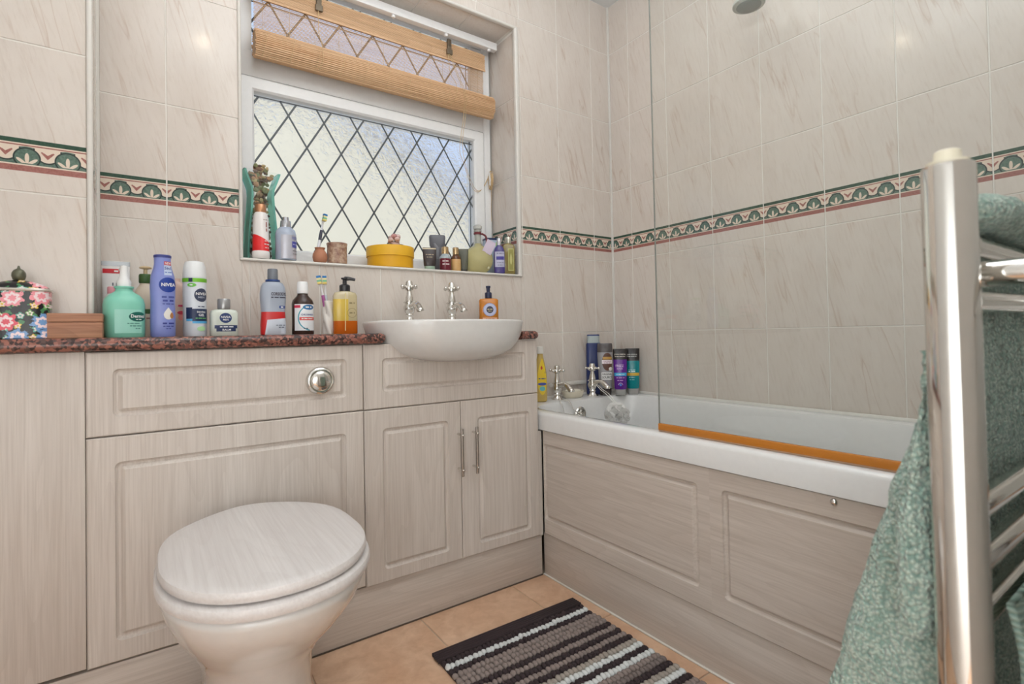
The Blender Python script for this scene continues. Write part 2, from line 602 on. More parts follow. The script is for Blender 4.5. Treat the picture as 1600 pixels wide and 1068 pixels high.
wall_near = struct(box('wall_near', XL - .1, -1.4, YN - 0.1, YN, -0.1, CEIL + 0.1, M_PAINT))
bm = bmesh.new()
b_box(bm, -1.5, 0.1, -1.93, -1.80, -0.1, CEIL + 0.1)
b_box(bm, -1.5, -1.4, YN - .1, -1.93, -0.1, CEIL + 0.1)
wall_nib = struct(from_bm('wall_nib', bm, flat(234, 231, 227, 0.4)))
door = struct(box('added_door_1', -2.42, -1.68, YN, YN + 0.035, 0.0, 2.0, flat(224, 220, 214, 0.4), None, 0.003))  # unseen door, added for the chrome post to reflect
for k_ in range(2):
    for q_ in range(2):
        routed_x = -2.33 + k_ * 0.36
        box('door_panel', routed_x, routed_x + 0.22, YN + 0.035, YN + 0.043, 0.25 + q_ * 0.85, 0.95 + q_ * 0.9, flat(218, 213, 206, 0.4), door, 0.006)
tube_h = box('door_handle', -2.38, -2.26, YN + 0.06, YN + 0.075, 1.02, 1.04, M_CHROME, door, 0.004)
struct(box('trim_10', -2.49, -2.425, YN, YN + 0.03, 0.0, 2.07, flat(92, 70, 56, 0.4), None, 0.004))  # unseen dark frame strips, added as streaks in the chrome post's reflection
struct(box('trim_11', -1.675, -1.61, YN, YN + 0.03, 0.0, 2.07, flat(92, 70, 56, 0.4), None, 0.004))
struct(box('trim_12', -2.49, -1.61, YN, YN + 0.03, 2.005, 2.07, flat(92, 70, 56, 0.4), None, 0.004))
ceiling = struct(box('ceiling', XL - .1, 0.1, YN - .1, 0.32, CEIL, CEIL + 0.12, M_PAINT))
floor = struct(box('floor', XL - .1, 0.1, YN - .1, 0.1, -0.12, -0.003, flat(196, 176, 156, 0.8)))

_tm = {}
def slab(x0, x1, z0, z1, th=0.0014, ch=0.0009, gap=0.0017):
    a, b, c_, d_ = x0 + gap, x1 - gap, z0 + gap, z1 - gap
    v = []
    for ins, y in ((0, 0.0), (0, -(th - ch)), (ch, -th)):
        v += [(a + ins, y, c_ + ins), (b - ins, y, c_ + ins), (b - ins, y, d_ - ins), (a + ins, y, d_ - ins)]
    f = []
    for k in (0, 4):
        for i in range(4):
            j = (i + 1) % 4
            f.append((k + i, k + j, k + 4 + j, k + 4 + i))
    f.append((8, 9, 10, 11))
    return v, f
def tile(parent, origin, rotz, rects, mat):
    key = (tuple(tuple(round(q_, 4) for q_ in r_) for r_ in rects), mat.name)
    if key not in _tm:
        vs, fs = [], []
        for r_ in rects:
            v, f = slab(*r_) if len(rects) == 1 else slab(*r_, gap=0.0004, ch=0.0004)
            fs += [tuple(i + len(vs) for i in q_) for q_ in f]
            vs += v
        _tm[key] = mesh('tile', vs, fs)
    return link('tile', _tm[key], mat, parent, origin, rotz)
def clip(r_, lim):
    a, b, c_, d_ = max(r_[0], lim[0]), min(r_[1], lim[1]), max(r_[2], lim[2]), min(r_[3], lim[3])
    return (a, b, c_, d_) if b - a > 0.008 and d_ - c_ > 0.008 else None
def minus(r_, h):
    if h[0] >= r_[1] or h[1] <= r_[0] or h[2] >= r_[3] or h[3] <= r_[2]:
        return [r_]
    out = []
    x0, x1, z0, z1 = r_
    if h[0] > x0:
        out.append((x0, h[0], z0, z1)); x0 = h[0]
    if h[1] < x1:
        out.append((h[1], x1, z0, z1)); x1 = h[1]
    if h[2] > z0:
        out.append((x0, x1, z0, h[2]))
    if h[3] < z1:
        out.append((x0, x1, h[3], z1))
    return [q_ for q_ in out if q_[1] - q_[0] > 0.006 and q_[3] - q_[2] > 0.006]
def tile_field(parent, to_world, rotz, u_starts, lim, hole=None, rows=range(-1, 5)):
    for r_ in rows:
        z0 = TZ0 + r_ * TH
        mat = MB_ if r_ == 1 else MT
        for u0 in u_starts:
            c_ = clip((u0, u0 + TW, z0, z0 + TH), lim)
            if not c_:
                continue
            rs = minus(c_, hole) if hole else [c_]
            if rs:
                tile(parent, to_world(u0, z0), rotz, [(a - u0, b - u0, c2 - z0, d2 - z0) for a, b, c2, d2 in rs], mat)
BOXY, BOXX = -0.20, -1.953
# back wall
starts = [-(0.12214 + i * TW) for i in range(0, 10)]
tile_field(wall_back, lambda u, z: (u, 0, z), 0, starts, (BOXX, -0.0065, 0.866, CEIL), (WX0, WX1, WZ0, WZ1), range(0, 5))
tile_field(wall_back, lambda u, z: (u, 0, z), 0, starts, (-0.72, -0.0065, 0.585, 0.866), None, (-1,))
# right wall: u runs towards the room (-y)
starts = [0.12478 + (j - 1) * TW for j in range(0, 10)]
tile_field(wall_right, lambda u, z: (0, -u, z), R(-90), starts, (0.0065, 1.80, 0.585, CEIL))
# boxed-in pipe corner on the left
wall_box = struct(box('wall_boxing', XL, BOXX - 0.006, BOXY + 0.0, 0.0, 0.0, CEIL, M_GROUT))
tile_field(wall_box, lambda u, z: (u, BOXY, z), 0, [BOXX - 0.01 - TW, BOXX - 0.01 - 2 * TW, BOXX - 0.01 - 3 * TW], (XL, BOXX - 0.01, 0.866, CEIL), None, range(0, 5))
tile_field(wall_box, lambda u, z: (BOXX - 0.006, u, z), R(90), [BOXY + 0.004], (BOXY + 0.004, -0.007, 0.866, CEIL), None, range(0, 5))
# window recess: right cheek and soffit
tile_field(wall_back, lambda u, z: (OX1 + 0.012, -u, z), R(-90), [-0.21], (-0.205, 0.004, OZ0, OZ1), None, range(0, 5))
tile_field(wall_back, lambda u, z: (OX0 - 0.012, u, z), R(90), [0.0], (-0.004, 0.205, OZ0, OZ1), None, range(0, 5))
for k in range(-1, 6):
    x0, x1 = max(OX0, -0.768 - k * TW), min(OX1, -0.768 - (k - 1) * TW)
    if x1 - x0 > 0.01:
        vs, fs = slab(0, x1 - x0, 0, 0.21)
        me = mesh('tile', [(a, c_, b) for a, b, c_ in vs], [f_[::-1] for f_ in fs])
        link('tile', me, MT, wall_back, (x0, -0.004, OZ1 + 0.007))
for k in range(-1, 6):
    x0, x1 = max(OX0, -0.765 - k * TW), min(OX1, -0.765 - (k - 1) * TW)
    if x1 - x0 > 0.01:
        vs, fs = slab(0, x1 - x0, 0, 0.21)
        me = mesh('tile', [(a, c_, -b) for a, b, c_ in vs], fs)
        link('tile', me, MT, wall_back, (x0, -0.004, OZ0 - 0.007))

# white tile trim round the window and down the corners
def bead(n, x0, x1, y0, y1, z0, z1, r_=0.005):
    return struct(box('trim_%d' % n, x0, x1, y0, y1, z0, z1, M_WHITE_TRIM, None, r_, 3))
bead(1, OX1 + 0.001, -0.552, -0.010, 0.010, WZ0, WZ1)
bead(2, WX0 - 0.006, OX0 - 0.001, -0.010, 0.010, WZ0, WZ1)
bead(3, WX0 - 0.006, -0.552, -0.010, 0.010, WZ0 - 0.004, OZ0 - 0.001)
bead(4, WX0 - 0.006, -0.552, -0.010, 0.010, OZ1 + 0.001, WZ1 + 0.004)
bead(5, BOXX - 0.011, BOXX + 0.001, BOXY - 0.008, BOXY + 0.004, 0.875, CEIL)
struct(box('trim_6', -0.0075, 0.0, -0.0075, 0.0, 0.585, CEIL, M_SEALANT))
struct(box('trim_7', -0.012, -0.006, -1.79, -0.006, 0.578, 0.592, M_SEALANT, None, 0.002))
struct(box('trim_8', -0.70, -0.006, -0.012, -0.0055, 0.578, 0.592, M_SEALANT, None, 0.002))
struct(box('trim_9', -0.42, -0.17, -0.016, -0.006, 0.630, 0.648, M_WHITE_TRIM, None, 0.004))

# floor tiles
FT = 0.34
for i in range(6):
    for j in range(8):
        x0, y1 = -0.832 - (i - 0) * FT, 0.06 - j * FT
        xa, xb, ya, yb = max(x0, XL), min(x0 + FT, -0.69), max(y1 - FT, YN), min(y1, 0.0)
        if xb - xa < 0.01 or yb - ya < 0.01:
            continue
        key = ('f', round(xb - xa, 4), round(yb - ya, 4))
        if key not in _tm:
            vs, fs = slab(0, xb - xa, 0, yb - ya, 0.003, 0.0013, 0.0018)
            _tm[key] = mesh('tile', [(a, c_, -b - 0.003) for a, b, c_ in vs], fs)
        link('tile', _tm[key], M_FLOOR, floor, (xa, ya, 0))

# ------------------------------------------------------------------ window
FY = 0.19
def frame_mesh(name, x0, x1, z0, z1, w, y0, y1, mat, parent, bev=0.004):
    bm = bmesh.new()
    wl, wr, wb, wt = w
    rings = [[(x0, y1, z0), (x1, y1, z0), (x1, y1, z1), (x0, y1, z1)],
             [(x0, y0 + bev, z0), (x1, y0 + bev, z0), (x1, y0 + bev, z1), (x0, y0 + bev, z1)],
             [(x0 + bev, y0, z0 + bev), (x1 - bev, y0, z0 + bev), (x1 - bev, y0, z1 - bev), (x0 + bev, y0, z1 - bev)]]
    e = 0.007
    a, b, c_, d_ = x0 + wl, x1 - wr, z0 + wb, z1 - wt
    rings.append([(a - e, y0, c_ - e), (b + e, y0, c_ - e), (b + e, y0, d_ + e), (a - e, y0, d_ + e)])
    rings.append([(a, y0 + e, c_), (b, y0 + e, c_), (b, y0 + e, d_), (a, y0 + e, d_)])
    rings.append([(a, y1, c_), (b, y1, c_), (b, y1, d_), (a, y1, d_)])
    b_rings(bm, rings + [rings[0]], False, False)
    bmesh.ops.remove_doubles(bm, verts=bm.verts, dist=1e-6)
    return from_bm(name, bm, mat, parent)
win = struct(frame_mesh('window_1', -1.655, -0.5715, 1.07, 2.20, (0.05, 0.04, 0.05, 0.05), FY, 0.26, M_UPVC, None))
box('transom_bar', -1.606, -0.611, FY + 0.001, 0.26, 1.772, 1.862, M_UPVC, win, 0.004)
sash = frame_mesh('opening_sash', -1.602, -0.613, 1.122, 1.768, (0.057, 0.052, 0.056, 0.048), FY - 0.012, 0.245, M_UPVC, win, 0.006)
box('rubber_seal', -1.606, -0.610, FY + 0.003, FY + 0.012, 1.767, 1.7735, M_BLACK, win)
box('rubber_seal', -0.6135, -0.6105, FY + 0.003, FY + 0.012, 1.12, 1.77, M_BLACK, win)
GX0, GX1, GZ0, GZ1 = -1.548, -0.662, 1.175, 1.724
box('pane', GX0, GX1, 0.204, 0.212, GZ0, GZ1, M_OBSCURE, win)
UX0, UX1, UZ0, UZ1 = -1.600, -0.615, 1.86, 2.145
box('pane', UX0, UX1, 0.214, 0.222, UZ0, UZ1, M_OBSCURE, win)
box('glazing_bead', UX0 - .005, -1.548, FY + 0.004, 0.226, UZ0, UZ1, M_UPVC, win, 0.004)
box('glazing_bead', -0.668, UX1 + .005, FY + 0.004, 0.226, UZ0, UZ1, M_UPVC, win, 0.004)
def lead_lines(x0, x1, z0, z1, y, px, pz, hx, hz, w=0.0066):
    """diamond lattice of flat lead strips through the crossing (px, pz); hx, hz half periods"""
    k = hz / hx
    for sg in (1, -1):
        seen = set()
        for n_ in range(-30, 31):
            # z = pz + sg*k*(x-px) + 2*hz*n_
            f = lambda x_: pz + sg * k * (x_ - px) + 2 * hz * n_
            xs = sorted([x0, x1, px + (z0 - pz - 2 * hz * n_) / (sg * k), px + (z1 - pz - 2 * hz * n_) / (sg * k)])
            a, b = xs[1], xs[2]
            zm = f((a + b) / 2)
            if b - a < 0.004 or not (z0 - 1e-6 < zm < z1 + 1e-6 and x0 <= a and b <= x1):
                continue
            A, B = Vector((a, y, f(a))), Vector((b, y, f(b)))
            d_ = (B - A).normalized()
            nrm = Vector((-d_.z, 0, d_.x)) * w / 2
            h = Vector((0, -0.0012, 0)) * (1.0 if sg > 0 else 1.25)
            vs = [A - nrm, A + nrm, A + nrm * 0.6 + h, A - nrm * 0.6 + h, B - nrm, B + nrm, B + nrm * 0.6 + h, B - nrm * 0.6 + h]
            link('lead_strip', mesh('lead_strip', vs, [(0, 1, 2, 3), (7, 6, 5, 4), (0, 4, 5, 1), (1, 5, 6, 2), (2, 6, 7, 3), (3, 7, 4, 0)]), M_LEAD, win)
lead_lines(GX0, GX1, GZ0, GZ1 - 0.012, 0.204, -1.2420, 1.352, 0.0626, 0.1045)
lead_lines(-1.548, -0.668, UZ0, UZ1, 0.214, -1.4266, 1.9625, 0.0638, 0.1020, 0.0075)
for a in ((GX0, GX1, GZ1 - 0.0155, GZ1 - 0.0115), (-0.6785, -0.6745, GZ0, GZ1)):
    box('lead_border', a[0], a[1], 0.2025, 0.204, a[2], a[3], M_LEAD, win)
box('lead_border', -1.548, -0.668, 0.2125, 0.214, 2.046, 2.050, M_LEAD, win)
box('lead_border', -0.684, -0.680, 0.2125, 0.214, UZ0, UZ1, M_LEAD, win)

# house across the way, seen through the obscure glass
nb = NB('cream_render', 0.9)
nb.color(nb.mix(nb.noise(nb.coords(), 1.2, 4), rgb(226, 214, 184), rgb(240, 230, 204)))
M_RENDER = nb.mat
hs_ = thing('neighbouring_house', 'cream rendered gable wall of house outside the leaded window', 'house', (0, 4.2, -3.2))
bm = bmesh.new()
prof = [(-6, 0), (4.5, 0), (4.5, 4.2), (-0.6, 7.0), (-6, 4.2)]
b_rings(bm, [[(a, 0, b) for a, b in prof], [(a, 6, b) for a, b in prof]])
from_bm('gable_wall', bm, M_RENDER, hs_)
bm = bmesh.new()
for s_ in (((-0.6, 7.05), (5.0, 3.98)), ((-0.6, 7.05), (-6.5, 3.98))):
    (xa, za), (xb, zb) = s_
    b_rings(bm, [[(xa, -0.15, za), (xb, -0.15, zb), (xb, -0.15, zb + 0.12), (xa, -0.15, za + 0.12)], [(xa, 6.1, za), (xb, 6.1, zb), (xb, 6.1, zb + 0.12), (xa, 6.1, za + 0.12)]])
from_bm('roof', bm, flat(150, 130, 120, 0.8), hs_)

# ------------------------------------------------------------------ fitted furniture
FRY = -0.300
def rr(x0, x1, z0, z1, y, rad, k=4):
    out = []
    for cx, cz, a0 in ((x1 - rad, z0 + rad, -90), (x1 - rad, z1 - rad, 0), (x0 + rad, z1 - rad, 90), (x0 + rad, z0 + rad, 180)):
        for i in range(k):
            a = R(a0 + 90 * i / (k - 1))
            out.append((cx + rad * math.cos(a), y, cz + rad * math.sin(a)))
    return out
def routed(name, x0, x1, z0, z1, field, mat, parent, y=0.0, th=0.018, ch=(0.003,) * 4):
    """board with a routed groove round a raised field; front at local y"""
    f0, f1, g0, g1 = field
    l, r_, b, t_ = ch
    rings = [rr(x0, x1, z0, z1, y + th, 0.0004), rr(x0, x1, z0, z1, y + 0.003, 0.0004), rr(x0 + l, x1 - r_, z0 + b, z1 - t_, y, 0.0006),
             rr(f0, f1, g0, g1, y, 0.012)]
    for ins, dp, rad in ((0.0025, 0.0045, 0.011), (0.006, 0.0072, 0.009), (0.010, 0.0072, 0.006), (0.0145, 0.0035, 0.003), (0.0185, 0.0004, 0.001)):
        rings.append(rr(f0 + ins, f1 - ins, g0 + ins, g1 - ins, y + dp, rad))
    bm = bmesh.new()
    b_rings(bm, rings)
    return from_bm(name, bm, mat, parent)

# left filler unit
u = thing('end_filler_unit', 'tall plain limed-oak end panel left of the toilet unit', 'cabinet panel', (-2.23, FRY, 0))
box('front_panel', -0.27, 0.2678, 0.0, 0.018, 0.157, 0.8435, M_OAK_V, u, 0.0015)
box('carcass', -0.27, 0.265, 0.019, 0.10 - 0.002, 0.157, 0.842, M_OAK_V, u)
# cistern unit
u = thing('toilet_cistern_unit', 'limed-oak cistern cabinet behind the toilet with chrome flush button', 'cabinet', (-1.6527, FRY, 0))
routed('upper_panel', -0.3085, 0.3088, 0.6545, 0.8420, (-0.2615, 0.2625, 0.6955, 0.8035), M_OAK_V, u)
routed('lower_panel', -0.3085, 0.3088, 0.153, 0.6520, (-0.2585, 0.2585, 0.1975, 0.5945), M_OAK_V, u)
box('carcass', -0.306, 0.3045, 0.0195, 0.285, 0.15, 0.842, M_OAK_V, u)
fb = lathe('flush_button', [(0.038, 0), (0.038, 0.006), (0.0355, 0.010), (0.031, 0.0115), (0.030, 0.0095)], M_CHROME, u, 40)
fb.rotation_euler = (R(90), 0, 0)
fb.location = (0.1887, 0.0005, 0.747)
fc = lathe('push_plate', [(0.0285, 0.0), (0.0285, 0.010), (0.026, 0.0135), (0.018, 0.0165), (0.008, 0.0178), (0.0005, 0.018)], M_CHROME, fb, 40)
# vanity unit
u = thing('vanity_unit', 'limed-oak vanity cabinet with two doors under the basin', 'cabinet', (-1.0257, FRY, 0))
routed('false_drawer_front', -0.3162, 0.3150, 0.6535, 0.8420, (-0.2615, 0.2625, 0.7015, 0.8005), M_OAK_V, u)
for sg in (-1, 1):
    x0, x1 = (-0.3162, -0.0009) if sg < 0 else (0.0009, 0.3150)
    d_ = routed('door', x0, x1, 0.148, 0.6512, (x0 + 0.0535, x1 - 0.0455, 0.1845, 0.5945) if sg < 0 else (x0 + 0.0605, x1 - 0.0405, 0.1800, 0.5935), M_OAK_V, u)
    hx = -0.0125 if sg < 0 else 0.0425
    hb = tube('handle', [(hx, -0.028, 0.418), (hx, -0.028, 0.567)], 0.0052, M_STEEL, d_, 12)
    for zz in (0.438, 0.548):
        tube('handle_post', [(hx, -0.001, zz), (hx, -0.033, zz), (hx, -0.0365, zz), (hx, -0.038, zz)], [0.004, 0.004, 0.0032, 0.001], M_CHROME, d_, 12)
box('carcass', -0.3135, 0.3135, 0.0195, 0.285, 0.145, 0.84, M_OAK_V, u)
box('filler_strip', 0.3158, 0.3300, 0.004, 0.285, 0.145, 0.515, M_OAK_V, u)
# plinth
pl = thing('furniture_plinth', 'limed-oak plinth board along the floor under the cabinets', 'plinth', (-1.6, -0.288, 0))
box('board', -0.88, 0.9035, 0.0, 0.016, 0.0, 0.1445, M_OAK_X, pl, 0.001)
box('seal_strip', -0.88, 0.9035, -0.003, 0.0, 0.0005, 0.004, flat(90, 76, 66, 0.6), pl)

# worktop with the basin notch
wt = thing('worktop', 'red granite-effect worktop along the top of the cabinets', 'worktop', (0, 0, 0))
def nosed(name, x0, x1, yb, yf, z0, z1, mat, parent, round_l=False, round_r=False):
    r_ = (z1 - z0) / 2
    prof = [(yb, z0), (yb, z1)]
    for i in range(9):
        a = R(90 + 180 * i / 8)
        prof.append((yf + r_ * 0.8 + r_ * 0.8 * math.cos(a), (z0 + z1) / 2 + r_ * math.sin(a)))
    xs = [x0, x1]
    bm = bmesh.new()
    rings = []
    def ring(x_, s_):
        return [(x_, max(yb - 1e9, y_ if y_ == yb else y_ + s_), (z0 + z1) / 2 + (z_ - (z0 + z1) / 2) * (1 - s_ / r_ * 0.6)) for y_, z_ in prof]
    if round_l:
        rings += [ring(x0, r_), ring(x0 + r_ * 0.3, r_ * 0.35)]
    rings.append(ring(x0 + (r_ if round_l else 0), 0))
    rings.append(ring(x1 - (r_ if round_r else 0), 0))
    if round_r:
        rings += [ring(x1 - r_ * 0.3, r_ * 0.35), ring(x1, r_)]
    b_rings(bm, rings)
    return from_bm(name, bm, mat, parent, 'auto')
nosed('slab', XL + 0.002, BOXX, BOXY - 0.0075, -0.318, 0.844, 0.874, M_GRANITE, wt)
nosed('slab', BOXX, -1.277, -0.0075, -0.318, 0.844, 0.874, M_GRANITE, wt, False, True)
nosed('slab', -0.785, -0.709, -0.0075, -0.318, 0.844, 0.874, M_GRANITE, wt, False, True)
box('slab', -1.277, -0.785, -0.05, -0.0075, 0.844, 0.874, M_GRANITE, wt)

# ------------------------------------------------------------------ basin
bx, by = -1.027, -0.214
bs = thing('semi_recessed_basin', 'white ceramic semi-recessed washbasin bulging over the vanity', 'basin', (bx, by, 0))
N = 64
def egg(sc, z, shift=0.0, a=0.2755, b=0.2055, e=2.2):
    return sup(a * sc, b * sc, e, N, 0, shift, z)
rings = [egg(0.10, 0.7795, -0.060), egg(0.30, 0.7815, -0.058), egg(0.50, 0.789, -0.048), egg(0.66, 0.800, -0.036), egg(0.79, 0.816, -0.024), egg(0.88, 0.836, -0.014), egg(0.94, 0.857, -0.007), egg(0.975, 0.878, -0.003), egg(0.992, 0.895, 0),
         egg(0.999, 0.904, 0), egg(0.997, 0.909, 0), egg(0.985, 0.9117, 0), egg(0.965, 0.912, 0)]
inner = [(0.80, 0.9115, -0.035), (0.77, 0.908, -0.038), (0.74, 0.895, -0.04), (0.66, 0.86, -0.04), (0.52, 0.83, -0.04), (0.30, 0.812, -0.04), (0.08, 0.806, -0.04)]
rings += [egg(s_, z_, sh, 0.2755, 0.18, 2.1) for s_, z_, sh in inner]
bm = bmesh.new()
b_rings(bm, rings)
from_bm('bowl', bm, M_CERAMIC, bs, True)
lathe('waste', [(0.022, 0.806), (0.022, 0.8085), (0.016, 0.8095), (0.001, 0.8075)], M_CHROME, bs, 24, 0, -0.04)

def pillar_tap(name, label, loc, rotz, grp, spout_z=0.060, reach=0.085, s=1.0):
    t_ = thing(name, label, 'tap', loc, rotz, grp)
    lathe('body', [(0.023 * s, 0), (0.024 * s, 0.003), (0.021 * s, 0.006), (0.014 * s, 0.013), (0.012 * s, 0.020), (0.015 * s, 0.025), (0.0125 * s, 0.030), (0.017 * s, 0.036), (0.0205 * s, 0.046), (0.0205 * s, 0.054), (0.016 * s, 0.062), (0.0165 * s, 0.066), (0.021 * s, 0.068), (0.021 * s, 0.071), (0.0145 * s, 0.075), (0.013 * s, 0.088), (0.009 * s, 0.103), (0.0075 * s, 0.112)], M_CHROME, t_, 24)
    k = [(0, -0.010, spout_z - 0.008), (0, -0.030, spout_z - 0.001), (0, -0.050, spout_z + 0.002), (0, -0.068, spout_z - 0.004), (0, -reach, spout_z - 0.019), (0, -reach - 0.002, spout_z - 0.024)]
    pts = curve_pts(k, 5)
    m_ = len(pts)
    tube('spout', pts, [0.0115 - 0.002 * math.sin(math.pi * min(1, i / (m_ * 0.6))) + (0.0015 if i > m_ * 0.8 else 0) for i in range(m_)], M_CHROME, t_, 14)
    hd = lathe('cross_handle', [(0.0075, 0.110), (0.014, 0.113), (0.0155, 0.120), (0.0145, 0.130), (0.0125, 0.134), (0.0125, 0.139), (0.0105, 0.142), (0.010, 0.1450), (0.0085, 0.1455), (0.0005, 0.1455)], M_CHROME, t_, 24)
    for q_ in range(4):
        a = R(20 + 90 * q_)
        c_, s_ = math.cos(a), math.sin(a)
        bm = bmesh.new()
        b_tube(bm, [(c_ * 0.010, s_ * 0.010, 0.124), (c_ * 0.024, s_ * 0.024, 0.124), (c_ * 0.028, s_ * 0.028, 0.124)], [0.006, 0.0042, 0.0045], 10)
        b_ball(bm, (c_ * 0.0315, s_ * 0.0315, 0.124), 0.0068, 12)
        from_bm('handle_arm', bm, M_CHROME, hd, True)
    return t_
pillar_tap('basin_tap', 'chrome cross-head basin tap nearest the yellow hand wash', (-1.100, -0.080, 0.912), 0, 'chrome pillar taps on the basin')
pillar_tap('basin_tap', 'chrome cross-head basin tap beside the amber soap bottle', (-0.932, -0.080, 0.912), 0, 'chrome pillar taps on the basin')

# ------------------------------------------------------------------ toilet
tl = thing('toilet', 'white back-to-wall toilet with closed pale wooden seat lid', 'toilet', (-1.656, -0.34, 0))
def pear(hw, yb, yf, z, bw=0.6, n=56, e=2.15):
    """egg outline: widest towards the front; local y from yb (back) to yf (front, negative)"""
    out = []
    ym = yb + (yf - yb) * 0.56
    for i in range(n):
        a = 2 * math.pi * i / n
        c_, s_ = math.cos(a), math.sin(a)
        xx = hw * math.copysign(abs(c_) ** (2 / e), c_)
        if s_ < 0:
            yy = ym - abs(yf - ym) * abs(s_) ** (2 / e)
        else:
            yy = ym + abs(yb - ym) * s_ ** (2 / 3.0)
            xx *= 1 - (1 - bw) * (s_ ** 3.0)
        out.append((xx, yy, z))
    return out
bm = bmesh.new()
rings = [pear(0.112, 0.030, -0.335, 0.0, 0.9), pear(0.110, 0.030, -0.325, 0.05, 0.9), pear(0.104, 0.030, -0.305, 0.13, 0.9), pear(0.108, 0.030, -0.315, 0.20, 0.9), pear(0.130, 0.030, -0.365, 0.255, 0.85), pear(0.155, 0.030, -0.432, 0.31, 0.8), pear(0.173, 0.030, -0.482, 0.36, 0.75), pear(0.181, 0.030, -0.505, 0.395, 0.7), pear(0.182, 0.030, -0.508, 0.408, 0.7), pear(0.176, 0.025, -0.500, 0.413, 0.7)]
b_rings(bm, rings)
from_bm('pan', bm, M_CERAMIC, tl, True)
def slab_egg(name, hw, yb, yf, z0, z1, r_, mat, bw):
    bm = bmesh.new()
    rg = []
    for ins, z_ in ((r_, z0), (r_ * .3, z0 + r_ * .3), (0, z0 + r_), (0, z1 - r_), (r_ * .3, z1 - r_ * .3), (r_, z1), (r_ * 2.5, z1 + 0.001)):
        rg.append(pear(hw - ins, yb - ins, yf + ins, z_, bw))
    b_rings(bm, rg)
    return from_bm(name, bm, mat, tl, 'auto')
slab_egg('seat', 0.188, -0.008, -0.517, 0.4145, 0.4375, 0.008, M_LID, 0.62)
slab_egg('lid', 0.183, -0.004, -0.508, 0.4395, 0.4620, 0.009, M_LID, 0.58)
for sg in (-1, 1):
    tube('hinge', [(sg * 0.075 - 0.016, 0.004, 0.432), (sg * 0.075 + 0.016, 0.004, 0.432)], 0.008, M_CHROME, tl, 12)

# ------------------------------------------------------------------ bath
ba = thing('bathtub', 'white acrylic bathtub along the tiled wall', 'bathtub', (-0.35, -0.86, 0))
def rp(x0, x1, y0, y1, z, rad, k=8):
    return [(a + 0.35, c_ + 0.86, z) for a, b, c_ in [(p_[0], 0, p_[2]) for p_ in rr(x0, x1, y0, y1, 0, rad, k)]]
Y0, Y1 = -1.795, -0.0095
X0, X1 = -0.700, -0.009
ix0, ix1, iy0, iy1 = -0.632, -0.058, -1.690, -0.135
rings = [rp(X0, X1, Y0, Y1, 0.519, 0.012), rp(X0, X1, Y0, Y1, 0.570, 0.012), rp(X0 + .003, X1 - .003, Y0 + .003, Y1 - .003, 0.578, 0.012), rp(X0 + .010, X1 - .004, Y0 + .004, Y1 - .004, 0.582, 0.012),
         rp(ix0 - .014, ix1 + .014, iy0 - .014, iy1 + .014, 0.5815, 0.12), rp(ix0 - .005, ix1 + .005, iy0 - .005, iy1 + .005, 0.578, 0.115), rp(ix0, ix1, iy0, iy1, 0.566, 0.11),
         rp(ix0 + .014, ix1 - .014, iy0 + .04, iy1 - .012, 0.48, 0.10), rp(ix0 + .03, ix1 - .03, iy0 + .12, iy1 - .03, 0.33, 0.09), rp(ix0 + .05, ix1 - .05, iy0 + .20, iy1 - .05, 0.22, 0.09), rp(ix0 + .10, ix1 - .10, iy0 + .28, iy1 - .10, 0.185, 0.08)]
bm = bmesh.new()
b_rings(bm, rings, False, True)
from_bm('tub', bm, M_ACRYLIC, ba, 'auto')
ov = lathe('overflow', [(0.030, 0), (0.031, 0.004), (0.027, 0.008), (0.023, 0.008), (0.022, 0.003), (0.0005, 0.002)], M_CHROME, ba, 32)
ov.rotation_euler = (R(90), 0, 0)
ov.location = (-0.368 + 0.35, -0.1445 + 0.86, 0.523)
bm = bmesh.new()
for q_ in range(3):
    a = R(30 + 60 * q_)
    b_tube(bm, [(0.021 * math.cos(a), 0.021 * math.sin(a), 0.005), (-0.021 * math.cos(a), -0.021 * math.sin(a), 0.005)], 0.0028, 8)
b_ball(bm, (0, 0, 0.006), 0.007, 10)
from_bm('overflow_grille', bm, M_CHROME, ov, True)
# panel below the rim
u = thing('bath_surround', 'limed-oak bath side panel with two routed fields', 'bath surround', (-0.694, 0, 0), R(-90))
routed('panel_board', 0.302, 0.9735, 0.150, 0.5175, (0.3055, 0.939, 0.203, 0.471), M_OAK_X, u, ch=(0.0006, 0.0, 0.004, 0.002))
routed('panel_board', 0.9735, 1.7940, 0.150, 0.5175, (1.008, 1.750, 0.203, 0.471), M_OAK_X, u, ch=(0.0, 0.0006, 0.004, 0.002))
sc = bmesh.new()
b_ball(sc, (1.266, -0.002, 0.505), 0.0075, 14, (1, 0.7, 1))
from_bm('screw_cap', sc, M_CHROME, u, True)
pl = thing('bath_plinth', 'limed-oak plinth board under the bath panel', 'plinth', (-0.688, 0, 0), R(-90))
box('board', 0.2895, 1.7940, 0.0, 0.016, 0.0, 0.1485, M_OAK_X, pl, 0.001)
box('sealant_line', 0.2895, 1.7940, -0.0055, 0.0, 0.0005, 0.005, M_SEALANT, pl, 0.001)

pillar_tap('bath_tap', 'chrome cross-head bath tap beside the yellow shampoo bottle', (-0.432, -0.075, 0.582), 0, 'chrome pillar taps on the bath', 0.066, 0.088)
pillar_tap('bath_tap', 'chrome cross-head bath tap in front of the dark blue bottle', (-0.238, -0.088, 0.582), 0, 'chrome pillar taps on the bath', 0.066, 0.088)

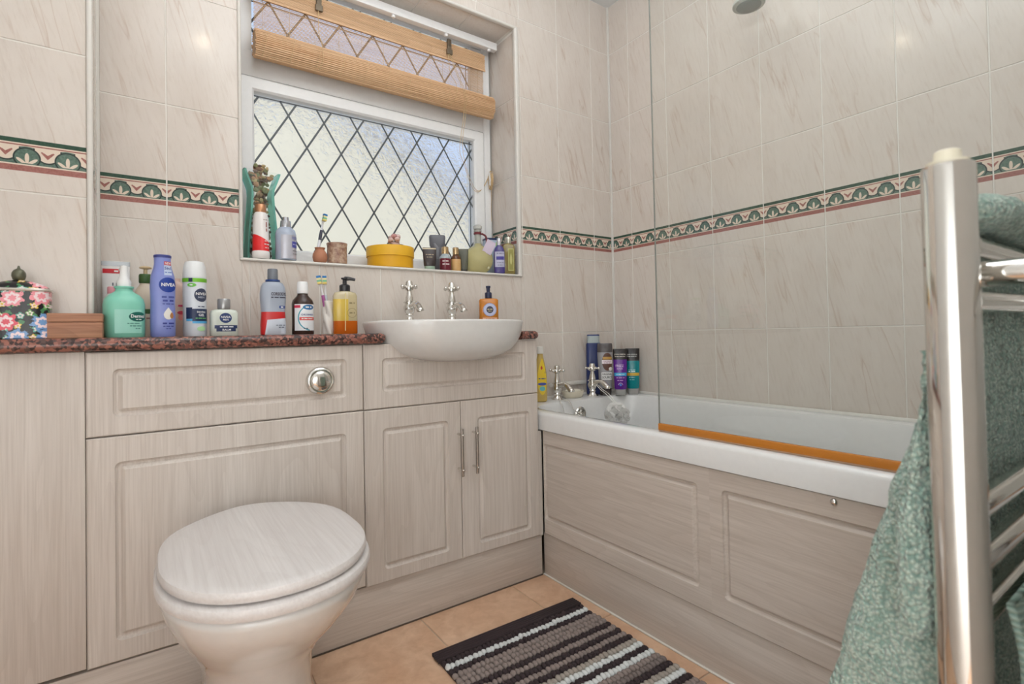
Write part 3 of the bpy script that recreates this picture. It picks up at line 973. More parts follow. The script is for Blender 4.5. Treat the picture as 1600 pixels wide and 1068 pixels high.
# plug chain
ch_ = thing('plug_chain', 'thin chrome plug chain hanging into the bath by the tap', 'chain', (-0.45, -0.15, 0.5))
bm = bmesh.new()
for path in ([(-0.012, 0.020, 0.085), (-0.020, 0.012, 0.083), (-0.018, 0.003, 0.07), (-0.012, 0.0015, 0.05), (0.00, 0.0, 0.012), (0.03, -0.004, -0.012), (0.045, -0.004, 0.01), (0.052, -0.001, 0.03)], [(0.012, 0.020, 0.085), (0.022, 0.010, 0.084), (0.028, 0.002, 0.072), (0.040, 0.0, 0.050), (0.058, -0.004, 0.034)]):
    pts = curve_pts(path, 8)
    for a, b in zip(pts[::1], pts[1::1]):
        b_ball(bm, (a + b) / 2, 0.0021, 6, (1, 1, 1.3))
    b_tube(bm, pts, 0.0009, 5)
from_bm('links', bm, M_CHROME, ch_, True)

# shower screen
ss = thing('shower_screen', 'frameless clear glass bath screen with amber seal strip', 'shower screen', (-0.67, -0.805, 0), R(-90))
bm = bmesh.new()
outl = [(0.0, 0.600), (0.983, 0.600), (0.983, 2.02)]
for i in range(9):
    a = R(90 + 90 * i / 8)
    outl.append((0.16 + 0.16 * math.cos(a), 1.86 + 0.16 * math.sin(a)))
b_rings(bm, [[(a, -0.003, b) for a, b in outl], [(a, 0.003, b) for a, b in outl]])
from_bm('glass', bm, M_SCREEN, ss)
tube('glass_edge', [(-0.0008, 0, 0.602), (-0.0008, 0, 1.86)], 0.0022, flat(136, 138, 132, 0.2), ss, 6)
box('seal_strip', -0.002, 0.983, -0.006, 0.006, 0.5865, 0.605, flat(196, 122, 40, 0.25), ss, 0.002)
box('seal_fin', -0.002, 0.983, -0.003, 0.003, 0.5825, 0.5865, flat(196, 160, 130, 0.3), ss)
box('hinge_profile', 0.975, 0.993, -0.012, 0.012, 0.590, 2.02, M_STEEL, ss, 0.003)
# shower head
sh = thing('overhead_shower', 'pale grey round overhead shower above the bath', 'shower', (-0.15, -0.805, 1.975))
lathe('head', [(0.045, 0.0), (0.052, 0.004), (0.052, 0.012), (0.040, 0.026), (0.018, 0.036), (0.012, 0.05)], flat(196, 198, 190, 0.3), sh, 36)
tube('arm', curve_pts([(0, 0, 0.045), (0.0, 0, 0.08), (0.06, 0, 0.12), (0.142, 0, 0.125)], 6), 0.010, M_CHROME, sh, 12)
lathe('spray_plate', [(0.038, -0.0015), (0.040, 0.0), (0.040, 0.002)], flat(150, 154, 148, 0.4), sh, 36)

# ------------------------------------------------------------------ curtain track and bamboo blind
tr = thing('curtain_track', 'white curtain track across the top of the window recess', 'curtain track', (-1.09, 0.118, 2.11))
box('track', -0.512, 0.507, -0.012, 0.014, 0.002, 0.034, M_UPVC, tr, 0.002)
for xx in (-0.35, -0.17, 0.03, 0.26, 0.47):
    lathe('glider', [(0.006, -0.008), (0.008, -0.005), (0.008, 0.000), (0.004, 0.003)], M_UPVC, tr, 12, xx, -0.002)
bl = thing('bamboo_blind', 'bamboo roll-up blind half raised over the top window pane', 'blind', (-1.09, 0.15, 1.9))
bx0, bx1 = -0.460, 0.460
box('head_batten', bx0, bx1, -0.004, 0.006, 0.178, 0.200, M_BAMBOO, bl, 0.003)
bm = bmesh.new()
rnd = random.Random(3)
zz = -0.02
while zz < 0.20:
    j = rnd.uniform(-0.0003, 0.0003)
    b_box(bm, bx0 + rnd.uniform(0, .003), bx1 - rnd.uniform(0, .003), -0.0006, 0.0006, zz + j, zz + j + 0.0019)
    zz += 0.0046
stuff(from_bm('slat_screen', bm, M_BAMBOO, bl))
bm = bmesh.new()
zz = 0.122
while zz < 0.19:
    b_box(bm, bx0 - 0.004 + rnd.uniform(0, .003), bx1 + 0.004 - rnd.uniform(0, .003), -0.011 + rnd.uniform(-.0006, .0006), -0.009, zz, zz + 0.0026)
    zz += 0.0037
b_box(bm, bx0 - 0.004, bx1 + 0.004, -0.0125, -0.0085, 0.120, 0.1265)
stuff(from_bm('valance', bm, M_BAMBOO, bl))
# the rolled-up part: rods wound round an oval core
bm = bmesh.new()
for layer, n_ in ((0.0, 40),):
    for i in range(n_):
        a = 2 * math.pi * i / n_
        ry_, rz_ = 0.034, 0.044
        k = 1 + 0.05 * math.sin(3 * a + 1) + rnd.uniform(-0.03, 0.03)
        c_ = Vector((0, -0.022 + ry_ * k * math.cos(a), -0.043 + rz_ * k * math.sin(a)))
        e1, e2 = bx0 - rnd.uniform(0, 0.004), bx1 + 0.022 + rnd.uniform(0, 0.004)
        b_tube(bm, [(e1, c_.y, c_.z), (e2, c_.y, c_.z)], 0.0030 + rnd.uniform(0, 0.0006), 6)
core = [(0, -0.022 + 0.033 * math.cos(2 * math.pi * i / 24), -0.043 + 0.043 * math.sin(2 * math.pi * i / 24)) for i in range(24)]
b_rings(bm, [[(bx0, p_[1], p_[2]) for p_ in core], [(bx1 + 0.02, p_[1], p_[2]) for p_ in core]])
stuff(from_bm('rolled_slats', bm, M_BAMBOO, bl, 'auto'))
M_STRING = flat(214, 184, 140, 0.8)
bm = bmesh.new()
for i in range(11):
    xx = bx0 + 0.03 + i * 0.086
    b_tube(bm, [(xx, -0.0018, 0.0), (xx, -0.0018, 0.19)], 0.0006, 4)
    ring = [(xx + 0.010 * math.sin(a_), -0.022 + 0.0385 * math.cos(a_), -0.043 + 0.0485 * math.sin(a_)) for a_ in [2 * math.pi * q_ / 20 for q_ in range(20)]]
    b_tube(bm, ring, 0.0007, 4, True)
from_bm('binding_strings', bm, M_STRING, bl)
M_CLIP = flat(120, 108, 92, 0.35, 0.8)
for xx in (-0.247, 0.283):
    bm = bmesh.new()
    b_box(bm, xx - 0.009, xx + 0.009, -0.022, -0.012, 0.150, 0.205, 0.002)
    b_box(bm, xx - 0.013, xx + 0.013, -0.024, -0.014, 0.140, 0.162, 0.002)
    from_bm('cord_pulley', bm, M_CLIP, bl)
cordpts = [curve_pts([(-0.25, -0.020, 0.145), (-0.252, -0.030, 0.06), (-0.25, -0.060, 0.0), (-0.248, -0.067, -0.05), (-0.255, -0.045, -0.088)], 5),
           curve_pts([(0.275, -0.020, 0.145), (0.278, -0.030, 0.06), (0.29, -0.060, 0.0), (0.285, -0.067, -0.05), (0.27, -0.045, -0.088)], 5),
           curve_pts([(0.280, -0.020, 0.145), (0.305, -0.040, 0.05), (0.322, -0.066, -0.03), (0.325, -0.055, -0.12), (0.322, -0.022, -0.25), (0.345, -0.016, -0.31), (0.385, 0.000, -0.385), (0.425, 0.02, -0.408), (0.462, 0.03, -0.39), (0.497, 0.032, -0.335)], 6),
           curve_pts([(0.286, -0.020, 0.145), (0.312, -0.040, 0.05), (0.330, -0.066, -0.03), (0.334, -0.055, -0.12), (0.336, -0.022, -0.22), (0.352, -0.016, -0.31), (0.392, 0.000, -0.38), (0.430, 0.02, -0.402), (0.465, 0.03, -0.385), (0.499, 0.032, -0.325)], 6)]
for c_ in cordpts:
    tube('pull_cord', c_, 0.0011, M_STRING, bl, 6)
# cleat on the right cheek with the cord wound round it
cl = thing('cord_cleat', 'small cleat with blind cord wound round it beside window', 'cord cleat', (-0.574, 0.172, 1.560))
bm = bmesh.new()
b_box(bm, -0.012, 0.0, -0.005, 0.005, -0.012, 0.012, 0.002)
b_box(bm, -0.020, -0.011, -0.004, 0.004, -0.030, 0.030, 0.003)
from_bm('cleat', bm, M_UPVC, cl)
bm = bmesh.new()
rnd = random.Random(5)
for i in range(12):
    w_, h_ = 0.006 + rnd.uniform(0, .005), 0.026 + rnd.uniform(0, .018)
    o_ = rnd.uniform(-0.004, 0.004)
    b_tube(bm, [(-0.012 + 0.005 * math.sin(a_ * 2 + i), o_ + w_ * math.cos(a_), -0.006 + h_ * math.sin(a_)) for a_ in [2 * math.pi * q_ / 18 for q_ in range(18)]], 0.0013, 5, True)
b_tube(bm, curve_pts([(-0.010, 0.0, -0.05), (-0.008, 0.004, -0.09), (-0.012, 0.002, -0.14), (-0.009, 0.004, -0.19)], 6), 0.0012, 5)
from_bm('wound_cord', bm, M_STRING, cl, True)

# ------------------------------------------------------------------ things on the worktop
CT = 0.8742
WHT = flat(240, 240, 238, 0.35)
NAVY = flat(28, 44, 92, 0.4)
def cont(name, label, cat, x, y, z, rot, secs, mat, part='body', n=40):
    t_ = thing(name, label, cat, (x, y, z), R(rot))
    b_ = loft(part, secs, mat, t_, n)
    return t_, Surf(secs), b_

# floral canister
nb = NB('floral_print', 0.25)
sp = nb.node('ShaderNodeSeparateXYZ'); nb.put(sp.inputs[0], nb.coords())
vx = nb.node('ShaderNodeCombineXYZ')
nb.put(vx.inputs[0], sp.outputs[0]); nb.put(vx.inputs[1], sp.outputs[2]); nb.put(vx.inputs[2], 0.0)
def flowers(scale, off, r_out, petals):
    mp = nb.map(vx.outputs[0], (scale, scale, 1))
    mp.node.inputs['Location'].default_value = (off, off * 0.7, 0)
    vo = nb.node('ShaderNodeTexVoronoi', voronoi_dimensions='2D')
    nb.put(vo.inputs['Vector'], mp)
    vo.inputs['Scale'].default_value = 1.0
    vo.inputs['Randomness'].default_value = 0.55
    d3 = nb.node('ShaderNodeVectorMath', operation='SUBTRACT')
    nb.put(d3.inputs[0], mp); nb.put(d3.inputs[1], vo.outputs['Position'])
    s3 = nb.node('ShaderNodeSeparateXYZ'); nb.put(s3.inputs[0], d3.outputs[0])
    an = nb.m('ARCTAN2', s3.outputs[0], s3.outputs[1])
    pet = nb.m('ADD', nb.m('ADD', r_out, nb.m('MULTIPLY', nb.m('ABSOLUTE', nb.m('COSINE', nb.m('MULTIPLY', an, petals * 0.5))), 0.13)), nb.m('MULTIPLY', nb.m('SUBTRACT', nb.noise(nb.coords(), 190, 2), 0.5), 0.30))
    cs = nb.node('ShaderNodeSeparateXYZ'); nb.put(cs.inputs[0], vo.outputs['Color'])
    return vo.outputs['Distance'], pet, cs
c = rgb(22, 20, 24)
ln = nb.noise(nb.coords(), 90, 2)
c = nb.mix(nb.m('GREATER_THAN', ln, 0.60), c, rgb(70, 130, 84))
for scale, off, ro, pet_n, cols in ((62.0, 3.1, 0.17, 5.0, [(0.0, rgb(120, 176, 96)), (0.35, rgb(230, 196, 84)), (0.7, rgb(110, 180, 160)), (1.0, rgb(226, 160, 172))]), (34.0, 0.4, 0.30, 7.0, [(0.0, rgb(228, 88, 104)), (0.4, rgb(240, 150, 160)), (0.62, rgb(120, 160, 206)), (1.0, rgb(232, 110, 120))])):
    ds, pt_, cs = flowers(scale * 0.66, off, ro, pet_n)
    fc = nb.ramp(cs.outputs[0], cols, 'CONSTANT')
    c = nb.mix(nb.m('LESS_THAN', ds, pt_), c, fc)
    c = nb.mix(nb.m('LESS_THAN', ds, nb.m('MULTIPLY', pt_, 0.66)), c, rgb(246, 222, 224))
    c = nb.mix(nb.m('LESS_THAN', ds, nb.m('MULTIPLY', pt_, 0.36)), c, fc)
nb.color(c)
M_FLORAL = nb.mat
secs = [(0.0, 0.050, 0.036, 3.6), (0.002, 0.052, 0.038, 3.6), (0.100, 0.052, 0.038, 3.6)]
t_, sf, b_ = cont('floral_canister', 'black floral-print lidded canister at left end of worktop', 'canister', -2.073, -0.262, CT, 0, secs, M_FLORAL)
loft('rim', [(0.100, 0.054, 0.040, 3.4), (0.103, 0.0555, 0.0415, 3.4), (0.106, 0.054, 0.040, 3.4)], flat(206, 200, 190, 0.25, 0.4), t_)
ld = loft('lid', [(0.106, 0.052, 0.038, 3.2), (0.112, 0.046, 0.034, 2.8), (0.118, 0.036, 0.027, 2.4), (0.123, 0.020, 0.017, 2.0), (0.125, 0.010, 0.010, 2.0)], M_FLORAL, t_)
lathe('knob', [(0.006, 0.124), (0.010, 0.127), (0.012, 0.134), (0.0115, 0.141), (0.008, 0.147), (0.003, 0.150), (0.0015, 0.156)], flat(104, 104, 86, 0.35, 0.5), ld, 20)

# wooden box
t_ = thing('wooden_box', 'small brown wooden box with sliding lid on worktop', 'box', (-1.984, -0.288, CT))
box('body', -0.053, 0.052, 0.0, 0.075, 0.0, 0.0345, M_BOXWOOD, t_, 0.001)
box('lid', -0.0535, 0.0525, -0.0006, 0.0755, 0.0352, 0.0545, M_BOXWOOD, t_, 0.0012)

# mint pump bottle
MINT = flat(134, 208, 184, 0.35)
secs = [(0.0, 0.038, 0.030, 2.6), (0.003, 0.0405, 0.032, 2.6), (0.078, 0.041, 0.032, 2.6), (0.092, 0.038, 0.030, 2.5), (0.102, 0.030, 0.024, 2.3), (0.108, 0.021, 0.018, 2.0), (0.111, 0.0175, 0.017, 2.0), (0.117, 0.017, 0.017, 2.0), (0.118, 0.0195, 0.0195, 2.0), (0.122, 0.0195, 0.0195, 2.0)]
t_, sf, b_ = cont('lotion_pump_bottle', 'mint green pump bottle with oval dark green logo', 'bottle', -1.895, -0.215, CT, 12, secs, MINT)
pm = lathe('pump', [(0.014, 0.1225), (0.0145, 0.134), (0.010, 0.142), (0.0085, 0.152), (0.0075, 0.164), (0.0075, 0.172), (0.001, 0.173)], WHT, t_, 20)
tube('pump_nozzle', [(0, 0.0, 0.168), (0, 0.014, 0.168), (0, 0.028, 0.165)], 0.0055, WHT, pm, 10)
d_rect(t_, sf, -0.024, 0.030, 0.010, 0.066, flat(158, 218, 200, 0.4), 'label', 1)
d_oval(t_, sf, 0.022, 0.049, 0.019, 0.0115, flat(8, 96, 84, 0.4), 'logo_oval', 2)
d_text(t_, sf, 'Dermol', 0.022, 0.050, 0.011, WHT, 0.030)
d_text(t_, sf, '~', 0.023, 0.0425, 0.004, WHT, 0.012)
for q_ in range(3):
    d_text(t_, sf, '~', 0.013 + 0.004 * q_, 0.033 - 0.006 * q_, 0.0035, flat(60, 130, 116), [0.026, 0.024, 0.010][q_])

# white tube with red band, behind the mint bottle
secs = [(0.0, 0.020, 0.016, 2.2), (0.020, 0.020, 0.016, 2.2), (0.021, 0.025, 0.020, 2.2), (0.10, 0.028, 0.014, 2.2), (0.18, 0.030, 0.003, 2.2), (0.197, 0.030, 0.0018, 2.2)]
t_, sf, b_ = cont('cream_tube', 'white cream tube with red band standing behind mint bottle', 'tube', -1.917, -0.050, CT, 0, secs, flat(238, 236, 234, 0.3))
loft('crimped_end', [(0.190, 0.0305, 0.0028, 3), (0.202, 0.0305, 0.0022, 3)], flat(200, 205, 210, 0.25, 0.4), t_)
d_rect(t_, sf, -0.031, 0.014, 0.170, 0.182, flat(206, 40, 52), 'red_band', 1)
d_text(t_, sf, '~', 0.002, 0.176, 0.008, WHT, 0.011, 2)
for k_ in range(4):
    d_text(t_, sf, '~', -0.006 + k_ * 0.008, 0.130, 0.0055, flat(100, 100, 110), None, 2, R(90))

# small pink bottle
secs = [(0.0, 0.016, 0.012, 2.4), (0.10, 0.016, 0.012, 2.4), (0.112, 0.008, 0.008, 2.0)]
t_, sf, b_ = cont('pink_bottle', 'small pink-capped bottle half hidden behind mint bottle', 'bottle', -1.924, -0.11, CT, 0, secs, flat(236, 226, 222, 0.35))
lathe('cap', [(0.0085, 0.112), (0.0085, 0.128), (0.007, 0.130), (0.001, 0.130)], flat(226, 156, 164, 0.4), t_, 18)

# beige pump bottle with green collar
secs = [(0.0, 0.025, 0.021, 2.6), (0.003, 0.027, 0.022, 2.6), (0.105, 0.0265, 0.022, 2.5), (0.125, 0.022, 0.019, 2.3), (0.140, 0.0125, 0.0125, 2.0), (0.143, 0.012, 0.012, 2.0)]
t_, sf, b_ = cont('cream_pump_bottle', 'beige pump bottle with dark green collar behind blue lotion', 'bottle', -1.853, -0.090, CT, 0, secs, flat(222, 206, 186, 0.4))
pm = lathe('collar', [(0.0135, 0.143), (0.0150, 0.146), (0.0150, 0.163), (0.0135, 0.167), (0.001, 0.167)], flat(62, 96, 46, 0.35), t_, 24)
lathe('pump', [(0.0045, 0.167), (0.0045, 0.180), (0.013, 0.182), (0.014, 0.185), (0.009, 0.188), (0.001, 0.188)], flat(216, 190, 150, 0.4), t_, 20)
d_rect(t_, sf, -0.027, 0.030, 0.062, 0.074, flat(62, 96, 46), 'green_band', 1)
d_text(t_, sf, '~', 0.006, 0.050, 0.006, flat(150, 96, 90), 0.028, 2)

# blue lotion bottle
BLUE = flat(132, 144, 208, 0.3)
secs = [(0.0, 0.024, 0.019, 2.6), (0.003, 0.0262, 0.0205, 2.6), (0.04, 0.0265, 0.0205, 2.6), (0.085, 0.0255, 0.0200, 2.6), (0.125, 0.0268, 0.0205, 2.6), (0.150, 0.0250, 0.0195, 2.5), (0.170, 0.0195, 0.0165, 2.3), (0.180, 0.0178, 0.0155, 2.2), (0.196, 0.0178, 0.0155, 2.2)]
t_, sf, b_ = cont('body_lotion_bottle', 'tall periwinkle blue lotion bottle with dark blue flip cap', 'bottle', -1.818, -0.215, CT, 3, secs, BLUE)
loft('flip_cap', [(0.196, 0.0186, 0.0162, 2.2), (0.199, 0.0190, 0.0168, 2.2), (0.202, 0.0186, 0.0164, 2.2), (0.2035, 0.0165, 0.0145, 2.2)], flat(62, 70, 140, 0.35), t_)
lb = d_rect(t_, sf, 0.002, 0.019, 0.152, 0.186, flat(200, 214, 238), 'promo_label', 1)
d_rect(t_, sf, 0.002, 0.019, 0.177, 0.186, flat(206, 50, 72), 'promo_band', 2)
d_text(t_, sf, 'NEW', 0.0105, 0.1815, 0.0085, WHT, 0.014)
d_text(t_, sf, '5in1', 0.0105, 0.169, 0.010, flat(40, 60, 140), 0.014)
d_text(t_, sf, '~', 0.0105, 0.159, 0.004, flat(60, 100, 180), 0.014)
d_oval(t_, sf, 0.010, 0.128, 0.0195, 0.0185, flat(20, 58, 150), 'round_logo', 2)
d_text(t_, sf, 'NIVEA', 0.0105, 0.128, 0.0115, WHT, 0.030)
d_text(t_, sf, '~', 0.010, 0.098, 0.009, flat(70, 84, 160), 0.027)
d_text(t_, sf, '~', 0.010, 0.089, 0.009, flat(60, 70, 150), 0.023)
d_text(t_, sf, '~', 0.010, 0.081, 0.0045, flat(60, 70, 150), 0.024)
d_oval(t_, sf, 0.010, 0.055, 0.0098, 0.0125, flat(236, 232, 224), 'droplet', 2, 0.75)
d_oval(t_, sf, 0.017, 0.052, 0.004, 0.007, flat(176, 120, 70), 'almond', 3, 0.4)
d_text(t_, sf, '~', 0.010, 0.033, 0.008, flat(50, 60, 140), 0.024)
d_text(t_, sf, '~', 0.010, 0.026, 0.004, flat(50, 60, 140), 0.022)
d_text(t_, sf, '~', 0.010, 0.020, 0.004, flat(50, 60, 140), 0.010)

# pinkish clear bottle behind
secs = [(0.0, 0.018, 0.012, 3.0), (0.003, 0.0195, 0.0135, 3.0), (0.135, 0.0195, 0.0135, 3.0), (0.148, 0.015, 0.011, 2.6), (0.152, 0.009, 0.009, 2.0), (0.160, 0.009, 0.009, 2.0)]
t_, sf, b_ = cont('pink_clear_bottle', 'pale pink bottle mostly hidden behind blue lotion bottle', 'bottle', -1.784, -0.075, CT, 0, secs, flat(222, 190, 176, 0.25))
d_text(t_, sf, '~', 0.010, 0.085, 0.010, flat(208, 60, 100), 0.014)
d_oval(t_, sf, 0.010, 0.066, 0.009, 0.005, flat(208, 60, 80), 'red_seal', 2)
d_oval(t_, sf, 0.010, 0.054, 0.007, 0.009, flat(236, 150, 140), 'fruit_print', 1)

# shaving gel can
secs = [(0.0, 0.0255, 0.0255, 2), (0.003, 0.027, 0.027, 2), (0.142, 0.027, 0.027, 2), (0.1445, 0.0262, 0.0262, 2), (0.1455, 0.0275, 0.0275, 2), (0.154, 0.0275, 0.0275, 2)]
t_, sf, b_ = cont('shaving_gel_can', 'white shaving gel can with navy panel and lime band', 'aerosol can', -1.747, -0.165, CT, 4, secs, flat(224, 228, 234, 0.3))
lathe('cap', [(0.0268, 0.1545), (0.0272, 0.160), (0.0250, 0.185), (0.0215, 0.196), (0.012, 0.199), (0.001, 0.1995)], flat(238, 240, 240, 0.35), t_, 32)
d_rect(t_, sf, -0.042, 0.042, 0.142, 0.152, flat(120, 196, 52), 'lime_band', 2)
d_rect(t_, sf, -0.017, -0.008, 0.142, 0.152, flat(40, 48, 70), 'band_icon', 3)
d_oval(t_, sf, -0.010, 0.134, 0.0105, 0.0052, flat(110, 196, 70), 'lime_badge', 2)
d_text(t_, sf, '~', -0.010, 0.134, 0.006, WHT, 0.009)
d_oval(t_, sf, 0.013, 0.108, 0.0178, 0.0178, flat(58, 66, 92), 'round_logo', 2)
d_text(t_, sf, 'NIVEA', 0.013, 0.111, 0.0100, WHT, 0.029)
d_text(t_, sf, 'MEN', 0.012, 0.102, 0.0070, flat(180, 186, 200), 0.016)
d_text(t_, sf, '~', 0.012, 0.078, 0.005, flat(70, 80, 110), 0.017)
d_rect(t_, sf, -0.024, -0.009, 0.046, 0.0755, flat(30, 46, 84), 'navy_panel', 2)
d_rect(t_, sf, -0.009, 0.036, 0.040, 0.072, flat(30, 46, 84), 'navy_panel', 2)
d_rect(t_, sf, -0.024, -0.009, 0.040, 0.046, flat(92, 176, 226), 'light_blue_stripe', 2)
d_rect(t_, sf, -0.009, 0.036, 0.034, 0.040, flat(92, 176, 226), 'light_blue_stripe', 2)
d_text(t_, sf, 'SHAVING', 0.012, 0.0635, 0.0065, WHT, 0.022)
d_text(t_, sf, 'GEL', 0.012, 0.0555, 0.0090, WHT, 0.015)
d_text(t_, sf, '~', 0.012, 0.0475, 0.0042, flat(120, 200, 110), 0.028)
d_oval(t_, sf, 0.012, 0.020, 0.011, 0.0065, flat(184, 226, 170), 'green_stamp', 2)

# balm bottle
secs = [(0.0, 0.031, 0.016, 5), (0.003, 0.033, 0.018, 5), (0.060, 0.033, 0.018, 5), (0.068, 0.030, 0.016, 4), (0.071, 0.022, 0.013, 3)]
t_, sf, b_ = cont('after_shave_balm', 'square frosted after-shave balm bottle with silver cap', 'bottle', -1.681, -0.180, CT, 4, secs, flat(214, 220, 208, 0.2))
lathe('cap', [(0.0145, 0.0712), (0.0155, 0.074), (0.0155, 0.097), (0.014, 0.0995), (0.001, 0.100)], flat(170, 170, 170, 0.3, 0.7), t_, 28)
d_oval(t_, sf, 0.001, 0.048, 0.0145, 0.0135, flat(40, 60, 110), 'round_logo', 1)
d_text(t_, sf, 'NIVEA', 0.001, 0.050, 0.0080, WHT, 0.023, 2)
d_text(t_, sf, 'MEN', 0.001, 0.043, 0.0060, WHT, 0.013, 2)
d_rect(t_, sf, -0.025, 0.029, 0.020, 0.0285, flat(34, 50, 92), 'navy_label', 1)
d_rect(t_, sf, -0.021, 0.025, 0.012, 0.020, flat(34, 50, 92), 'navy_label', 1)
d_text(t_, sf, '~', 0.003, 0.0243, 0.0055, WHT, 0.032, 2)
d_text(t_, sf, 'BALM', 0.003, 0.0162, 0.0070, WHT, 0.020, 2)

# grey and red mouthwash
nb = NB('mouthwash_shell', 0.3)
sp = nb.node('ShaderNodeSeparateXYZ'); nb.put(sp.inputs[0], nb.coords())
wv = nb.m('ADD', sp.outputs[2], nb.m('MULTIPLY', sp.outputs[0], -0.25))
c = nb.mix(nb.m('LESS_THAN', sp.outputs[2], 0.066), rgb(166, 174, 188), rgb(206, 44, 44))
sw = nb.m('MULTIPLY', nb.m('LESS_THAN', sp.outputs[2], nb.m('ADD', 0.045, nb.m('MULTIPLY', sp.outputs[0], 0.1))), nb.m('GREATER_THAN', sp.outputs[0], nb.m('ADD', -0.024, nb.m('MULTIPLY', sp.outputs[2], 0.16))))
c = nb.mix(sw, c, rgb(206, 212, 222))
nb.color(c)
secs = [(0.0, 0.030, 0.020, 3), (0.003, 0.033, 0.0225, 3), (0.030, 0.0335, 0.023, 3), (0.060, 0.0315, 0.0215, 3), (0.070, 0.0312, 0.0212, 3), (0.100, 0.0338, 0.023, 3), (0.120, 0.0340, 0.023, 3), (0.138, 0.0315, 0.0215, 2.8), (0.148, 0.026, 0.019, 2.5), (0.152, 0.0185, 0.0165, 2.1)]
t_, sf, b_ = cont('mouthwash_bottle', 'grey and red waisted mouthwash bottle with grey cap', 'bottle', -1.556, -0.165, CT, -4, secs, nb.mat)
lathe('collar', [(0.0185, 0.152), (0.0195, 0.154), (0.0185, 0.158), (0.001, 0.158)], flat(40, 70, 130, 0.4), t_, 28)
lathe('cap', [(0.0135, 0.158), (0.0140, 0.161), (0.0135, 0.187), (0.012, 0.189), (0.001, 0.189)], flat(118, 122, 130, 0.4), t_, 22)
d_text(t_, sf, 'CORSODYL', 0.014, 0.116, 0.0125, flat(70, 56, 66), 0.042)
d_text(t_, sf, '~', 0.014, 0.1065, 0.0055, flat(60, 60, 76), 0.042)
d_rect(t_, sf, 0.014, 0.033, 0.076, 0.083, flat(50, 78, 150), 'blue_label', 1)
d_text(t_, sf, '~', 0.023, 0.0795, 0.006, WHT, 0.010, 2)
d_text(t_, sf, '~', 0.017, 0.028, 0.0045, flat(80, 90, 110), 0.024)
d_text(t_, sf, '~', 0.019, 0.022, 0.0045, flat(80, 90, 110), 0.014)

# brown chlorhexidine bottle
BROWN = flat(62, 44, 38, 0.12)
secs = [(0.0, 0.0285, 0.0285, 2), (0.003, 0.0305, 0.0305, 2), (0.092, 0.0305, 0.0305, 2), (0.102, 0.0275, 0.0275, 2), (0.112, 0.0185, 0.0185, 2), (0.117, 0.0150, 0.0150, 2), (0.121, 0.0145, 0.0145, 2)]
t_, sf, b_ = cont('medicine_bottle', 'brown glass medicine bottle with white cap and label', 'bottle', -1.474, -0.160, CT, -6, secs, BROWN)
lathe('cap', [(0.0155, 0.1215), (0.0160, 0.124), (0.0145, 0.154), (0.0125, 0.1565), (0.001, 0.157)], flat(244, 244, 244, 0.4), t_, 26)
d_rect(t_, sf, -0.028, 0.036, 0.012, 0.089, flat(240, 242, 244), 'label', 1)
d_rect(t_, sf, -0.028, -0.010, 0.078, 0.086, flat(214, 60, 90), 'red_tab', 2)
d_oval(t_, sf, 0.014, 0.080, 0.0175, 0.0075, flat(44, 112, 172), 'blue_lozenge', 2)
d_text(t_, sf, '~', 0.013, 0.080, 0.0085, WHT, 0.018)
d_ring(t_, sf, 0.020, 0.049, 0.0345, 0.0375, flat(54, 160, 180), 'teal_arc', 2, 110, 262)
d_text(t_, sf, 'CHLORHEXI', 0.010, 0.058, 0.0070, flat(50, 70, 130), 0.036)
d_rect(t_, sf, -0.013, 0.034, 0.042, 0.051, flat(228, 86, 80), 'red_bar', 2)
d_text(t_, sf, '~', 0.010, 0.0465, 0.0045, WHT, 0.034)
d_text(t_, sf, '~', 0.004, 0.0185, 0.0045, flat(60, 70, 90), 0.012)

# toothbrush holder with two brushes
hl = thing('toothbrush_holder', 'white twisted ceramic toothbrush holder beside yellow hand wash', 'toothbrush holder', (-1.396, -0.150, CT))
bm = bmesh.new()
rings = []
for i in range(28):
    z_ = 0.102 * i / 27
    rings.append([((0.0165 + 0.0022 * math.cos(4 * (2 * math.pi * k / 32) + i * 0.35)) * math.cos(2 * math.pi * k / 32), (0.0165 + 0.0022 * math.cos(4 * (2 * math.pi * k / 32) + i * 0.35)) * math.sin(2 * math.pi * k / 32), z_) for k in range(32)])
rings += [[(x_ * 0.8, y_ * 0.8, 0.102) for x_, y_, z_ in rings[-1]], [(x_ * 0.78, y_ * 0.78, 0.012) for x_, y_, z_ in rings[-1]]]
b_rings(bm, rings)
from_bm('holder', bm, flat(232, 226, 218, 0.25), hl, True)
def toothbrush(label, base, top, facing, c_handle, c_grip):
    b_ = Vector(base); t2 = Vector(top)
    t_ = thing('toothbrush', label, 'toothbrush', base)
    d_ = t2 - b_
    f_ = Vector(facing).normalized()
    pts = [d_ * k for k in (0, 0.25, 0.5, 0.68, 0.80, 0.84, 1.0)]
    tube('handle', pts, [0.0045, 0.0055, 0.005, 0.0035, 0.003, 0.005, 0.0045], c_handle, t_, 10)
    tube('grip', [d_ * 0.42, d_ * 0.52, d_ * 0.64], [0.0054, 0.0056, 0.0046], c_grip, t_, 10)
    dn = d_.normalized()
    side = dn.cross(f_).normalized()
    for k, (a, mat) in enumerate(((0.855, flat(236, 214, 120)), (0.89, flat(120, 190, 150)), (0.925, flat(236, 226, 170)), (0.965, flat(36, 120, 190)))):
        bm = bmesh.new()
        c_ = d_ * a + f_ * 0.0095
        b_box(bm, -0.006, 0.006, -0.003, 0.003, -0.006, 0.006)
        mm = Matrix((side, dn, f_)).transposed().to_4x4()
        mm.translation = c_
        bmesh.ops.transform(bm, matrix=mm, verts=bm.verts)
        from_bm('bristles', bm, mat, t_)
    return t_
